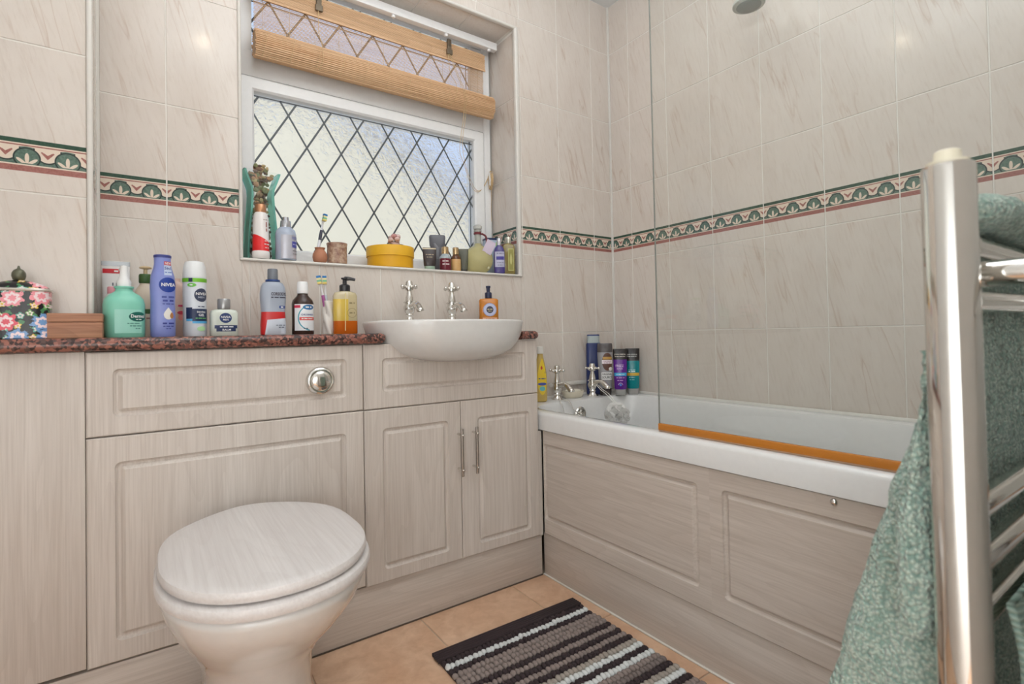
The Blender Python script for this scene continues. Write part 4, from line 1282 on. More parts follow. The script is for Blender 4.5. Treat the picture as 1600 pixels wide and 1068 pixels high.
toothbrush('toothbrush leaning left out of the twisted white holder', (-1.394, -0.150, CT + 0.014), (-1.424, -0.150, CT + 0.178), (-0.5, -1, 0.1), flat(236, 234, 234, 0.3), flat(170, 90, 150, 0.4))
toothbrush('toothbrush crossing behind the other in the twisted holder', (-1.399, -0.146, CT + 0.014), (-1.404, -0.136, CT + 0.180), (-0.3, -1, 0.1), flat(236, 234, 234, 0.3), flat(210, 214, 220, 0.4))

# yellow hand wash
M_CLEARP = clear('clear_plastic', (0.98, 0.97, 0.95, 1), 0.04, 1.2)
secs = [(0.0, 0.033, 0.018, 3.5), (0.003, 0.0355, 0.020, 3.5), (0.116, 0.0355, 0.020, 3.5), (0.126, 0.031, 0.018, 3), (0.130, 0.018, 0.015, 2.2)]
nb = NB('amber_soap_levels', 0.15)
sp = nb.node('ShaderNodeSeparateXYZ'); nb.put(sp.inputs[0], nb.coords())
c = nb.mix(nb.m('LESS_THAN', sp.outputs[2], 0.040), rgb(238, 206, 96), rgb(224, 112, 24))
c = nb.mix(nb.m('GREATER_THAN', sp.outputs[2], 0.106), c, rgb(226, 212, 176))
c = nb.mix(nb.m('MULTIPLY', nb.m('GREATER_THAN', sp.outputs[0], 0.006), nb.m('GREATER_THAN', sp.outputs[2], 0.040)), c, rgb(216, 200, 158))
nb.color(c)
nb.b.inputs['Transmission Weight'].default_value = 0.25
t_, sf, b_ = cont('hand_wash_bottle', 'clear pump bottle of yellow hand wash next to the basin', 'pump bottle', -1.354, -0.175, CT, -6, secs, nb.mat)
pm = lathe('pump', [(0.0155, 0.1305), (0.016, 0.133), (0.016, 0.148), (0.013, 0.151), (0.0065, 0.153), (0.006, 0.166), (0.0105, 0.168), (0.011, 0.172), (0.001, 0.1735)], flat(46, 44, 48, 0.3), t_, 22)
tube('pump_nozzle', [(0, 0, 0.1695), (0.014, -0.006, 0.1695), (0.029, -0.012, 0.166)], [0.007, 0.0055, 0.004], flat(46, 44, 48, 0.3), pm, 10)
tube('dip_tube', [(-0.004, -0.0205, 0.01), (-0.002, -0.0208, 0.125)], 0.0012, flat(240, 226, 160, 0.3), t_, 6)
d_ring(t_, sf, 0.017, 0.064, 0.0135, 0.0145, flat(120, 110, 70), 'round_print', 1)
d_text(t_, sf, '~', 0.017, 0.064, 0.008, flat(130, 118, 80), 0.016, 1)
d_text(t_, sf, '~', 0.017, 0.094, 0.008, flat(130, 118, 80), 0.016, 1)

# amber soap on the basin
AMBER = flat(198, 122, 36, 0.15)
secs = [(0.0, 0.034, 0.020, 5), (0.003, 0.0365, 0.022, 5), (0.083, 0.0365, 0.022, 5), (0.088, 0.033, 0.019, 4), (0.090, 0.018, 0.014, 3)]
t_, sf, b_ = cont('amber_soap_bottle', 'square amber liquid soap bottle with navy pump on basin', 'pump bottle', -0.775, -0.085, 0.9125, -25, secs, AMBER)
pm = lathe('pump', [(0.013, 0.090), (0.0135, 0.093), (0.0135, 0.110), (0.012, 0.113), (0.007, 0.115), (0.007, 0.130), (0.009, 0.132), (0.009, 0.138), (0.001, 0.139)], flat(36, 42, 74, 0.3), t_, 22)
tube('pump_nozzle', [(0, 0, 0.134), (0, 0.014, 0.134), (0, 0.026, 0.131)], 0.005, flat(36, 42, 74, 0.3), pm, 10)
d_oval(t_, sf, 0.002, 0.046, 0.0255, 0.0255, flat(196, 200, 226), 'round_label', 1)
d_ring(t_, sf, 0.002, 0.046, 0.0235, 0.0245, flat(120, 126, 180), 'label_ring', 2)
d_oval(t_, sf, 0.002, 0.046, 0.0135, 0.0135, flat(60, 58, 76), 'label_centre', 2)
d_text(t_, sf, '~', 0.002, 0.0475, 0.0065, flat(206, 190, 150), 0.019)
d_text(t_, sf, '~', 0.002, 0.0405, 0.005, flat(206, 190, 150), 0.012)
d_rect(t_, sf, -0.026, 0.030, 0.004, 0.016, flat(232, 176, 140), 'lower_label', 1)
d_text(t_, sf, '~', 0.002, 0.010, 0.006, flat(120, 70, 50), 0.034, 2)

# ------------------------------------------------------------------ things on the window sill
SZ = 1.1152
# green glass vase full of potpourri: two flat glass walls with flared sides
vs_ = thing('glass_vase', 'flared green-edged glass vase filled with potpourri on sill', 'vase', (-1.545, 0.080, SZ), R(8))
prof = [(0.0, 0.047), (0.02, 0.0485), (0.10, 0.044), (0.17, 0.037), (0.215, 0.0345), (0.235, 0.036), (0.262, 0.046), (0.285, 0.054), (0.292, 0.0555)]
nb = NB('green_glass', 0.05)
nb.b.inputs['Base Color'].default_value = rgb(164, 238, 222)
nb.b.inputs['Transmission Weight'].default_value = 0.6
nb.b.inputs['IOR'].default_value = 1.3
M_GREENGLASS = nb.mat
for sg in (-1, 1):
    bm = bmesh.new()
    rings = [[(sg * w_, -0.026, z_), (sg * w_, 0.026, z_), (sg * (w_ - 0.0075), 0.022, z_), (sg * (w_ - 0.0075), -0.022, z_)] for z_, w_ in prof]
    b_rings(bm, rings)
    from_bm('glass_side', bm, M_GREENGLASS, vs_, 'auto')
M_PALEGLASS = glazing('pale_glass', (0.965, 0.985, 0.98, 1))
for yy in (-0.026, 0.024):
    bm = bmesh.new()
    rings = [[(-w_ + 0.004, yy, z_), (w_ - 0.004, yy, z_), (w_ - 0.004, yy + 0.002, z_), (-w_ + 0.004, yy + 0.002, z_)] for z_, w_ in prof]
    b_rings(bm, rings)
    from_bm('glass_face', bm, M_PALEGLASS, vs_)
pp = thing('potpourri', 'brown dried petals and seed pods heaped inside green glass vase', 'potpourri', (-1.545, 0.080, SZ + 0.002), R(8))
rnd = random.Random(11)
cols = [flat(128, 100, 82, 0.8), flat(158, 130, 102, 0.8), flat(186, 166, 122, 0.8), flat(100, 78, 70, 0.8), flat(186, 138, 100, 0.8), flat(128, 130, 92, 0.8)]
bms = [bmesh.new() for _ in cols]
def wid(z_):
    for (a, wa), (b, wb) in zip(prof[:-1], prof[1:]):
        if a <= z_ <= b:
            return wa + (wb - wa) * (z_ - a) / (b - a)
    return 0.03
for i in range(300):
    z_ = rnd.uniform(0.008, 0.30) if i < 265 else rnd.uniform(0.27, 0.312)
    w_ = max(0.012, wid(min(z_, 0.29)) - 0.018)
    if z_ > 0.285:
        w_ *= 0.55
    b_ball(bms[rnd.randrange(len(cols))], (rnd.uniform(-w_, w_), rnd.uniform(-0.013, 0.013), z_), rnd.uniform(0.006, 0.0105), 6, (rnd.uniform(.6, 1.3), rnd.uniform(.4, .8), rnd.uniform(.4, 1.1)))
for b_, m_ in zip(bms, cols):
    stuff(from_bm('dried_petals', b_, m_, pp))

def glass_thing(name, label, cat, x, y, rot, secs, mat, z=SZ, part='body'):
    return cont(name, label, cat, x, y, z, rot, secs, mat, part)
# white bottle, red diagonal base, copper cap
nb = NB('white_red_bottle', 0.25)
sp = nb.node('ShaderNodeSeparateXYZ'); nb.put(sp.inputs[0], nb.coords())
lim = nb.m('SUBTRACT', 0.074, nb.m('MULTIPLY', nb.m('ADD', sp.outputs[0], 0.02), 0.55))
inr = nb.m('MULTIPLY', nb.m('LESS_THAN', sp.outputs[2], lim), nb.m('GREATER_THAN', sp.outputs[2], 0.024))
nb.color(nb.mix(inr, rgb(236, 230, 226), rgb(226, 42, 44)))
secs = [(0.0, 0.023, 0.023, 2), (0.004, 0.026, 0.026, 2), (0.020, 0.026, 0.026, 2), (0.024, 0.0245, 0.0245, 2), (0.125, 0.0225, 0.0225, 2), (0.140, 0.0200, 0.0200, 2), (0.146, 0.0165, 0.0165, 2)]
t_, sf, b_ = glass_thing('mist_bottle', 'white and red cylinder bottle with copper cap on sill', 'bottle', -1.556, 0.016, 10, secs, nb.mat)
lathe('cap', [(0.0165, 0.146), (0.0172, 0.148), (0.0165, 0.170), (0.015, 0.172), (0.001, 0.172)], flat(196, 142, 104, 0.3, 0.6), t_, 26)
d_text(t_, sf, '~', 0.008, 0.122, 0.004, flat(150, 130, 120), 0.016, 1)
d_text(t_, sf, '~', 0.010, 0.100, 0.009, flat(176, 120, 110), 0.030, 1, R(90))
d_text(t_, sf, '~', 0.012, 0.055, 0.006, flat(240, 200, 196), 0.018, 1)
d_text(t_, sf, '~', 0.012, 0.045, 0.006, WHT, 0.020, 1)
d_text(t_, sf, '~', 0.012, 0.034, 0.006, flat(240, 200, 196), 0.016, 1)

# lavender bottle
secs = [(0.0, 0.029, 0.029, 2), (0.004, 0.0315, 0.0315, 2), (0.085, 0.0315, 0.0315, 2), (0.098, 0.028, 0.028, 2), (0.107, 0.018, 0.018, 2)]
t_, sf, b_ = glass_thing('lavender_bottle', 'round lilac-grey bottle with silver cap on sill', 'bottle', -1.482, 0.018, 16, secs, flat(176, 186, 204, 0.15))
lathe('cap', [(0.0165, 0.107), (0.017, 0.109), (0.0155, 0.128), (0.010, 0.130), (0.0095, 0.1405), (0.001, 0.141)], flat(200, 202, 208, 0.2, 0.8), t_, 28)
d_rect(t_, sf, -0.030, 0.036, 0.004, 0.080, flat(206, 206, 216, 0.25, 0.4), 'label', 1)
d_rect(t_, sf, 0.004, 0.034, 0.040, 0.060, flat(82, 84, 168), 'purple_panel', 2)
d_text(t_, sf, '~', 0.018, 0.0505, 0.006, flat(190, 192, 230), 0.022)
d_rect(t_, sf, 0.004, 0.034, 0.066, 0.076, flat(130, 132, 168), 'brand_panel', 2)
d_text(t_, sf, '~', 0.018, 0.030, 0.005, flat(110, 106, 110), 0.024)
d_text(t_, sf, '~', 0.018, 0.020, 0.005, flat(110, 106, 110), 0.024)

# terracotta bud vase and toothbrush
bv = thing('bud_vase', 'small round terracotta bud vase on sill', 'vase', (-1.372, 0.030, SZ))
lathe('body', [(0.016, 0), (0.022, 0.008), (0.024, 0.020), (0.0225, 0.032), (0.017, 0.041), (0.014, 0.045), (0.0175, 0.0525), (0.0150, 0.0530), (0.011, 0.045), (0.011, 0.010)], flat(184, 124, 94, 0.6), bv, 32)
toothbrush('toothbrush standing up in the terracotta bud vase', (-1.384, 0.030, SZ + 0.012), (-1.352, 0.045, SZ + 0.172), (0.15, -1, 0), flat(232, 232, 236, 0.3), flat(70, 70, 84, 0.4))
# marbled pot
nb = NB('mottled_pot', 0.4)
nb.color(nb.ramp(nb.noise(nb.coords(), 70, 4, 0.7), [(0.32, rgb(128, 86, 76)), (0.5, rgb(176, 142, 120)), (0.68, rgb(206, 184, 160))]))
pt = thing('mottled_pot', 'mottled brown stone tumbler beside the bud vase on sill', 'pot', (-1.312, 0.040, SZ))
lathe('body', [(0.029, 0), (0.033, 0.003), (0.033, 0.064), (0.0345, 0.068), (0.0345, 0.073), (0.031, 0.074), (0.029, 0.066), (0.029, 0.006)], nb.mat, pt, 36)
# yellow hat box with a shell rose on top
YEL = flat(228, 168, 20, 0.5)
yb = thing('round_box', 'round yellow lidded cardboard box on sill', 'box', (-1.103, 0.078, SZ))
lathe('body', [(0.082, 0), (0.084, 0.001), (0.084, 0.047), (0.082, 0.048)], YEL, yb, 56)
lathe('lid', [(0.0845, 0.0425), (0.0875, 0.043), (0.0875, 0.078), (0.086, 0.080), (0.001, 0.0805)], flat(234, 178, 34, 0.5), yb, 56)
rs = thing('shell_rose', 'small pink flower ornament on the yellow box', 'ornament', (-1.088, 0.072, SZ + 0.0806))
M_ROSE = flat(222, 190, 182, 0.6)
lathe('base', [(0.020, 0), (0.024, 0.006), (0.020, 0.016), (0.012, 0.022)], flat(190, 158, 148, 0.7), rs, 20)
rnd = random.Random(4)
for i in range(9):
    a = 2 * math.pi * i / 9
    bm = bmesh.new()
    r_ = 0.018 if i % 2 else 0.012
    b_ball(bm, (r_ * math.cos(a), r_ * math.sin(a), 0.026 + 0.012 * (i % 2 == 0) + rnd.uniform(0, .006)), 0.0115, 8, (1, 1, 0.75))
    from_bm('petal', bm, M_ROSE if i % 3 else flat(204, 150, 146, 0.6), rs, True)
for i in range(3):
    bm = bmesh.new()
    b_tube(bm, curve_pts([(-0.016 + 0.016 * i, -0.014, 0.012), (-0.028 + 0.026 * i, -0.02, 0.010), (-0.036 + 0.036 * i, -0.02, 0.002)], 4), 0.002, 6)
    from_bm('stem', bm, flat(120, 112, 92, 0.7), rs)

def squeeze(name, label, x, y, rot, w, h, capw, caph, mat, capmat, z, th=0.016):
    secs = [(caph, capw * 1.02, th * 0.9, 2.2), (caph + 0.004, w * 0.86, th, 2.3), (h * 0.55, w * 0.94, th * 0.75, 2.4), (h * 0.93, w, 0.003, 2.6), (h, w, 0.0018, 2.6)]
    t_, sf, b_ = cont(name, label, 'tube', x, y, z, rot, secs, mat)
    loft('cap', [(0, capw * 0.96, th * 0.86, 2.2), (0.002, capw, th * 0.92, 2.2), (caph, capw, th * 0.92, 2.2)], capmat, t_, 28)
    return t_, sf
# dark tube
t_, sf = squeeze('hand_cream_tube', 'black hand cream tube standing on a pale green cap', -0.965, 0.030, -20, 0.026, 0.086, 0.020, 0.014, flat(58, 48, 48, 0.3), flat(160, 182, 162, 0.3), SZ, 0.014)
d_rect(t_, sf, -0.025, 0.025, 0.079, 0.084, flat(206, 190, 160), 'gold_crimp', 1)
d_text(t_, sf, '~', 0.0, 0.058, 0.006, flat(170, 150, 120), 0.030, 1)
d_text(t_, sf, '~', 0.0, 0.048, 0.006, flat(170, 150, 120), 0.024, 1)
# grey inverted tube with wide flat end
secs = [(0.0, 0.012, 0.012, 2), (0.02, 0.013, 0.013, 2), (0.06, 0.016, 0.014, 2.2), (0.100, 0.026, 0.014, 2.6), (0.112, 0.031, 0.014, 3), (0.146, 0.033, 0.013, 3.4), (0.152, 0.030, 0.010, 3)]
t_, sf, b_ = cont('grey_paddle_bottle', 'dark grey paddle-topped plastic bottle behind small sill bottles', 'bottle', -0.893, 0.105, SZ, -25, secs, flat(98, 98, 104, 0.35))
loft('ridge', [(0.055, 0.006, 0.004, 2, 0, -0.0125), (0.10, 0.010, 0.004, 2, -0.004, -0.013), (0.118, 0.004, 0.003, 2, -0.012, -0.0125)], flat(124, 124, 130, 0.35), t_, 16)

def mini(name, label, x, y, r_, h, liquid, glass, cap, txt=None):
    secs = [(0.0, r_ * 0.92, r_ * 0.92, 2), (0.003, r_, r_, 2), (h * 0.56, r_, r_, 2), (h * 0.66, r_ * 0.62, r_ * 0.62, 2), (h * 0.70, r_ * 0.5, r_ * 0.5, 2)]
    t_, sf, b_ = cont(name, label, 'bottle', x, y, SZ, -25, secs, liquid, 'body', 28)
    loft('shoulder', [(h * 0.50, r_ * 1.01, r_ * 1.01, 2), (h * 0.565, r_ * 1.01, r_ * 1.01, 2), (h * 0.665, r_ * 0.64, r_ * 0.64, 2), (h * 0.705, r_ * 0.52, r_ * 0.52, 2)], glass, t_, 28)
    lathe('cap', [(r_ * 0.60, h * 0.70), (r_ * 0.62, h * 0.72), (r_ * 0.60, h * 0.985), (r_ * 0.5, h), (0.001, h)], cap, t_, 24)
    return t_, sf
GOLD = flat(206, 178, 136, 0.2, 0.8)
t_, sf = mini('bath_oil_bottle', 'small dark red bottle with gold cap on sill', -0.898, 0.030, 0.0225, 0.094, flat(112, 36, 50, 0.12), flat(176, 186, 190, 0.1), GOLD)
d_text(t_, sf, '~', 0.0, 0.036, 0.008, flat(226, 206, 206), 0.024, 1)
d_text(t_, sf, '~', 0.002, 0.024, 0.008, flat(226, 206, 206), 0.028, 1)
t_, sf = mini('body_wash_bottle', 'small amber bottle with cream label and gold cap', -0.851, 0.030, 0.0200, 0.095, flat(212, 168, 110, 0.15), flat(96, 58, 30, 0.12), GOLD)
t_, sf = squeeze('olive_cream_tube', 'dark olive tube half hidden behind the amber bottle', -0.800, 0.060, -30, 0.021, 0.098, 0.017, 0.014, flat(92, 92, 78, 0.3), flat(60, 58, 52, 0.3), SZ, 0.012)

# round flask
fl = thing('round_flask', 'round glass flask of pale yellow bath oil with tag', 'bottle', (-0.718, 0.078, SZ))
nb = NB('pale_oil', 0.06)
nb.b.inputs['Base Color'].default_value = rgb(234, 224, 170)
nb.b.inputs['Transmission Weight'].default_value = 0.6
nb.b.inputs['IOR'].default_value = 1.2
R_ = 0.062
lathe('globe', [(0.030, 0.0)] + [(R_ * math.cos(a), 0.060 + R_ * math.sin(a)) for a in [R(-72 + 144 * i / 18) for i in range(19)]] + [(0.014, 0.128)], nb.mat, fl, 40, smooth=True)
lathe('neck', [(0.014, 0.126), (0.0135, 0.150), (0.0135, 0.176), (0.0165, 0.180), (0.0165, 0.185), (0.001, 0.186)], flat(214, 214, 204, 0.1, Transmission_Weight=0.5), fl, 24)
lathe('stopper', [(0.011, 0.186), (0.018, 0.190), (0.0185, 0.200), (0.013, 0.207), (0.001, 0.208)], flat(220, 220, 214, 0.15, Transmission_Weight=0.4), fl, 24)
lathe('ribbon', [(0.0155, 0.166), (0.0165, 0.168), (0.0165, 0.174), (0.0155, 0.176)], flat(110, 34, 42, 0.6), fl, 24)
tube('ribbon_tail', curve_pts([(0.012, -0.012, 0.170), (0.026, -0.020, 0.160), (0.030, -0.022, 0.140), (0.028, -0.020, 0.124)], 5), 0.004, flat(110, 34, 42, 0.6), fl, 6)
tg = bmesh.new()
b_box(tg, -0.020, 0.020, -0.0006, 0.0006, -0.030, 0.030)
tg_o = from_bm('gift_tag', tg, flat(206, 190, 206, 0.6), fl)
tg_o.location = (0.020, -0.056, 0.108); tg_o.rotation_euler = (R(-12), R(28), R(-20))
lathe('glint_bead', [(0.004, 0.02), (0.006, 0.026), (0.004, 0.032)], flat(230, 226, 190, 0.2), fl, 12, 0.02, -0.045)  # pale bead standing in for a glint on the globe

# clear gift box with navy lid edge
gb = thing('gift_box', 'pale blue clear gift box with navy lid in sill corner', 'box', (-0.613, 0.135, SZ), R(-12))
box('box_body', -0.032, 0.030, -0.022, 0.022, 0.0, 0.160, flat(190, 204, 224, 0.2), gb, 0.002)
box('lid_edge', -0.034, 0.032, -0.024, 0.024, 0.160, 0.168, NAVY, gb, 0.002)
# purple bottle with silver cap
secs = [(0.0, 0.020, 0.015, 3), (0.003, 0.0225, 0.017, 3), (0.012, 0.0228, 0.017, 3), (0.092, 0.0228, 0.017, 3), (0.108, 0.017, 0.014, 2.6), (0.118, 0.009, 0.009, 2)]
t_, sf, b_ = cont('purple_spray_bottle', 'purple spray bottle with silver cap on sill', 'bottle', -0.652, 0.018, SZ, -30, secs, flat(78, 68, 130, 0.15))
lathe('cap', [(0.009, 0.118), (0.0095, 0.120), (0.0085, 0.146), (0.007, 0.148), (0.001, 0.1485)], flat(206, 206, 212, 0.2, 0.7), t_, 22)
d_rect(t_, sf, -0.019, 0.022, 0.026, 0.090, flat(186, 184, 208), 'label', 1)
d_rect(t_, sf, -0.013, 0.019, 0.056, 0.070, flat(70, 60, 150), 'purple_panel', 2)
d_text(t_, sf, '~', 0.003, 0.083, 0.006, flat(80, 80, 110), 0.028, 2)
d_text(t_, sf, '~', 0.003, 0.044, 0.005, flat(90, 90, 110), 0.026, 2)
d_text(t_, sf, '~', 0.003, 0.034, 0.005, flat(90, 90, 110), 0.022, 2)
# olive perfume bottle with green cap piece
secs = [(0.0, 0.0240, 0.014, 6), (0.003, 0.0255, 0.0155, 6), (0.118, 0.0255, 0.0155, 6), (0.126, 0.020, 0.013, 4), (0.130, 0.010, 0.010, 2)]
nb = NB('olive_glass', 0.06)
nb.b.inputs['Base Color'].default_value = rgb(158, 140, 82)
nb.b.inputs['Transmission Weight'].default_value = 0.25
t_, sf, b_ = cont('perfume_bottle', 'tall square olive perfume bottle at right end of sill', 'bottle', -0.600, 0.024, SZ, -28, secs, nb.mat)
lathe('cap', [(0.010, 0.130), (0.0115, 0.132), (0.0115, 0.156), (0.010, 0.158), (0.001, 0.1585)], flat(206, 204, 190, 0.2, 0.6), t_, 22)
d_rect(t_, sf, -0.004, 0.020, 0.014, 0.108, flat(186, 182, 116), 'label', 1)
d_rect(t_, sf, -0.001, 0.017, 0.018, 0.104, flat(150, 144, 70), 'label_panel', 2)
d_oval(t_, sf, 0.008, 0.062, 0.005, 0.022, flat(196, 190, 120), 'motif', 3, 0.4)
gp = thing('green_cap_vial', 'vial with lime green cap behind the purple bottle', 'vial', (-0.626, 0.060, SZ))
lathe('glass', [(0.010, 0), (0.011, 0.002), (0.011, 0.110), (0.009, 0.116)], flat(200, 206, 190, 0.15), gp, 20)
lathe('cap', [(0.0115, 0.116), (0.012, 0.118), (0.012, 0.138), (0.010, 0.140), (0.001, 0.140)], flat(128, 196, 70, 0.4), gp, 20)

# ------------------------------------------------------------------ things at the tap end of the bath
BZ = 0.5824
secs = [(0.0, 0.020, 0.014, 2.4), (0.004, 0.0255, 0.018, 2.4), (0.06, 0.027, 0.019, 2.4), (0.12, 0.025, 0.018, 2.4), (0.165, 0.017, 0.015, 2.2), (0.190, 0.0120, 0.012, 2), (0.198, 0.0115, 0.0115, 2)]
t_, sf, b_ = cont('baby_shampoo_bottle', 'clear yellow baby shampoo bottle beside the vanity unit', 'bottle', -0.520, -0.075, BZ, -35, secs, flat(216, 184, 104, 0.12, Transmission_Weight=0.15))
lathe('cap', [(0.0135, 0.198), (0.0140, 0.200), (0.0130, 0.226), (0.011, 0.228), (0.001, 0.228)], flat(232, 228, 220, 0.4), t_, 22)
d_oval(t_, sf, 0.006, 0.095, 0.0200, 0.066, flat(238, 204, 52), 'drop_label', 1, 0.55)
d_text(t_, sf, '~', 0.006, 0.096, 0.007, flat(60, 70, 130), 0.030, 2)
d_oval(t_, sf, 0.006, 0.074, 0.018, 0.006, flat(70, 84, 170), 'blue_banner', 2)
d_oval(t_, sf, 0.006, 0.055, 0.012, 0.010, flat(110, 190, 190), 'teal_badge', 2)
d_oval(t_, sf, 0.004, 0.140, 0.004, 0.007, flat(206, 70, 50), 'red_drop', 2, 0.5)
# soap dish
sd = thing('soap_dish', 'cream oval soap dish behind the bath taps', 'soap dish', (-0.330, -0.060, BZ))
loft('dish', [(0.0, 0.042, 0.026, 2.3), (0.003, 0.046, 0.030, 2.3), (0.026, 0.054, 0.036, 2.3), (0.029, 0.054, 0.036, 2.3), (0.029, 0.049, 0.031, 2.3), (0.012, 0.044, 0.026, 2.3)], flat(222, 212, 190, 0.3), sd)
loft('soap_bar', [(0.013, 0.032, 0.018, 3), (0.018, 0.036, 0.021, 3), (0.030, 0.036, 0.021, 3), (0.035, 0.030, 0.016, 3)], flat(238, 232, 214, 0.4), sd)
# dark blue bottle
secs = [(0.0, 0.032, 0.019, 4), (0.003, 0.035, 0.021, 4), (0.228, 0.033, 0.020, 4), (0.234, 0.030, 0.018, 4)]
t_, sf, b_ = cont('blue_shower_gel', 'tall dark blue shower gel bottle behind the bath tap', 'bottle', -0.178, -0.036, BZ, -38, secs, flat(38, 52, 104, 0.3))
loft('cap', [(0.234, 0.0285, 0.017, 4), (0.258, 0.0275, 0.0165, 4), (0.266, 0.0275, 0.0165, 4)], flat(176, 186, 186, 0.3), t_)
loft('cap_top', [(0.2662, 0.0285, 0.0175, 4), (0.272, 0.0275, 0.0165, 4)], flat(44, 58, 116, 0.35), t_)
# coconut shower gel: dark upside-down bottle with print
nb = NB('grey_print_bottle', 0.25)
sp = nb.node('ShaderNodeSeparateXYZ'); nb.put(sp.inputs[0], nb.coords())
nb.color(nb.mix(nb.m('GREATER_THAN', sp.outputs[2], 0.192), rgb(150, 148, 150), rgb(84, 78, 78)))
secs = [(0.0, 0.023, 0.016, 3), (0.032, 0.025, 0.018, 3), (0.034, 0.028, 0.020, 3), (0.18, 0.034, 0.020, 3), (0.226, 0.0335, 0.019, 3), (0.232, 0.031, 0.016, 3)]
t_, sf, b_ = cont('coconut_shower_gel', 'grey coconut shower gel bottle with black-framed lettering', 'bottle', -0.170, -0.100, BZ, -44, secs, nb.mat)
loft('cap', [(-0.0002, 0.0245, 0.0175, 3), (0.033, 0.027, 0.0195, 3)], flat(52, 42, 40, 0.35), t_)
d_oval(t_, sf, 0.010, 0.150, 0.0235, 0.040, flat(92, 54, 40), 'coconut_print', 1)
d_rect(t_, sf, -0.010, 0.030, 0.160, 0.172, flat(196, 150, 70), 'tan_ribbon', 2)
d_rect(t_, sf, -0.014, 0.032, 0.141, 0.158, flat(236, 224, 226), 'name_ribbon', 2)
d_text(t_, sf, 'COCONUT', 0.009, 0.1515, 0.0085, flat(150, 96, 130), 0.036)
d_text(t_, sf, '~', 0.009, 0.1445, 0.005, flat(150, 96, 130), 0.028)
d_oval(t_, sf, 0.024, 0.118, 0.009, 0.008, flat(226, 222, 216), 'coconut_flesh', 2)
d_rect(t_, sf, -0.017, 0.033, 0.070, 0.103, flat(238, 236, 234), 'name_frame', 1)
d_text(t_, sf, 'ORIGINAL', 0.008, 0.0945, 0.0125, flat(24, 22, 24), 0.044, 2)
d_text(t_, sf, 'SOURCE', 0.008, 0.0800, 0.0155, flat(24, 22, 24), 0.044, 2)
# purple and teal hair tubes stand on clear caps
M_CLEARCAP = flat(206, 204, 200, 0.1, Transmission_Weight=0.4)
def hair_tube(name, label, x, y, rot, h, low, high, band):
    secs = [(0.026, 0.0235, 0.0175, 2.3), (0.029, 0.0265, 0.019, 2.3), (0.10, 0.0290, 0.015, 2.4), (0.195, 0.0310, 0.004, 2.6), (0.206, 0.0312, 0.002, 2.6)]
    nb = NB(name + '_skin', 0.2)
    sp = nb.node('ShaderNodeSeparateXYZ'); nb.put(sp.inputs[0], nb.coords())
    nb.color(nb.mix(nb.m('GREATER_THAN', sp.outputs[2], h), low, high))
    t_, sf, b_ = cont(name, label, 'tube', x, y, BZ, rot, secs, nb.mat)
    loft('cap', [(0.0, 0.0225, 0.0170, 2.3), (0.002, 0.0235, 0.0178, 2.3), (0.026, 0.0240, 0.0180, 2.3)], M_CLEARCAP, t_, 28)
    return t_, sf
t_, sf = hair_tube('purple_hair_tube', 'purple and black hair conditioner tube in the bath corner', -0.122, -0.146, -46, 0.158, rgb(94, 34, 140), rgb(46, 40, 40), None)
d_text(t_, sf, 'JOHN FRIEDA', 0.0, 0.181, 0.0085, flat(206, 196, 186), 0.050, 1)
d_text(t_, sf, '~', 0.0, 0.172, 0.005, flat(206, 196, 186), 0.046, 1)
d_text(t_, sf, 'FRIZZ', -0.003, 0.130, 0.0145, flat(226, 196, 236), 0.036, 1)
d_text(t_, sf, 'EASE', -0.002, 0.118, 0.0095, flat(206, 166, 222), 0.026, 1)
d_rect(t_, sf, -0.028, 0.028, 0.086, 0.100, flat(60, 176, 226), 'blue_band', 1)
d_text(t_, sf, '~', 0.0, 0.093, 0.006, WHT, 0.036, 2)
d_text(t_, sf, '~', 0.0, 0.078, 0.007, flat(206, 150, 222), 0.036, 1)
d_text(t_, sf, '~', 0.0, 0.066, 0.007, flat(206, 150, 222), 0.028, 1)
d_ring(t_, sf, 0.0, 0.046, 0.008, 0.010, flat(226, 200, 240), 'arch_print', 1, 0, 180)
d_oval(t_, sf, 0.0, 0.046, 0.005, 0.005, flat(70, 120, 220), 'drop_print', 1)
t_, sf = hair_tube('teal_hair_tube', 'teal and black hair conditioner tube in the bath corner', -0.056, -0.160, -48, 0.150, rgb(10, 132, 138), rgb(40, 36, 36), None)
d_text(t_, sf, 'JOHN FRIEDA', -0.004, 0.178, 0.0085, flat(196, 196, 190), 0.050, 1)
d_text(t_, sf, '~', -0.004, 0.170, 0.005, flat(196, 196, 190), 0.046, 1)
d_text(t_, sf, '~', -0.004, 0.110, 0.005, flat(180, 226, 226), 0.030, 1)
d_text(t_, sf, '~', -0.004, 0.103, 0.0085, flat(206, 236, 236), 0.032, 1)
d_rect(t_, sf, -0.030, 0.030, 0.084, 0.097, flat(206, 170, 56), 'gold_band', 1)
d_text(t_, sf, '~', -0.004, 0.076, 0.006, flat(150, 210, 210), 0.026, 1)
d_text(t_, sf, '~', -0.004, 0.066, 0.006, flat(120, 196, 196), 0.022, 1)
# red tube between them
t_, sf = squeeze('red_tube', 'small dark red tube between the purple and teal tubes', -0.062, -0.098, -45, 0.020, 0.105, 0.014, 0.020, flat(128, 16, 50, 0.3), flat(150, 146, 144, 0.3), BZ, 0.010)
d_text(t_, sf, '~', -0.006, 0.080, 0.007, flat(226, 170, 180), 0.018, 1)
d_text(t_, sf, '~', -0.006, 0.058, 0.007, flat(226, 170, 180), 0.018, 1)
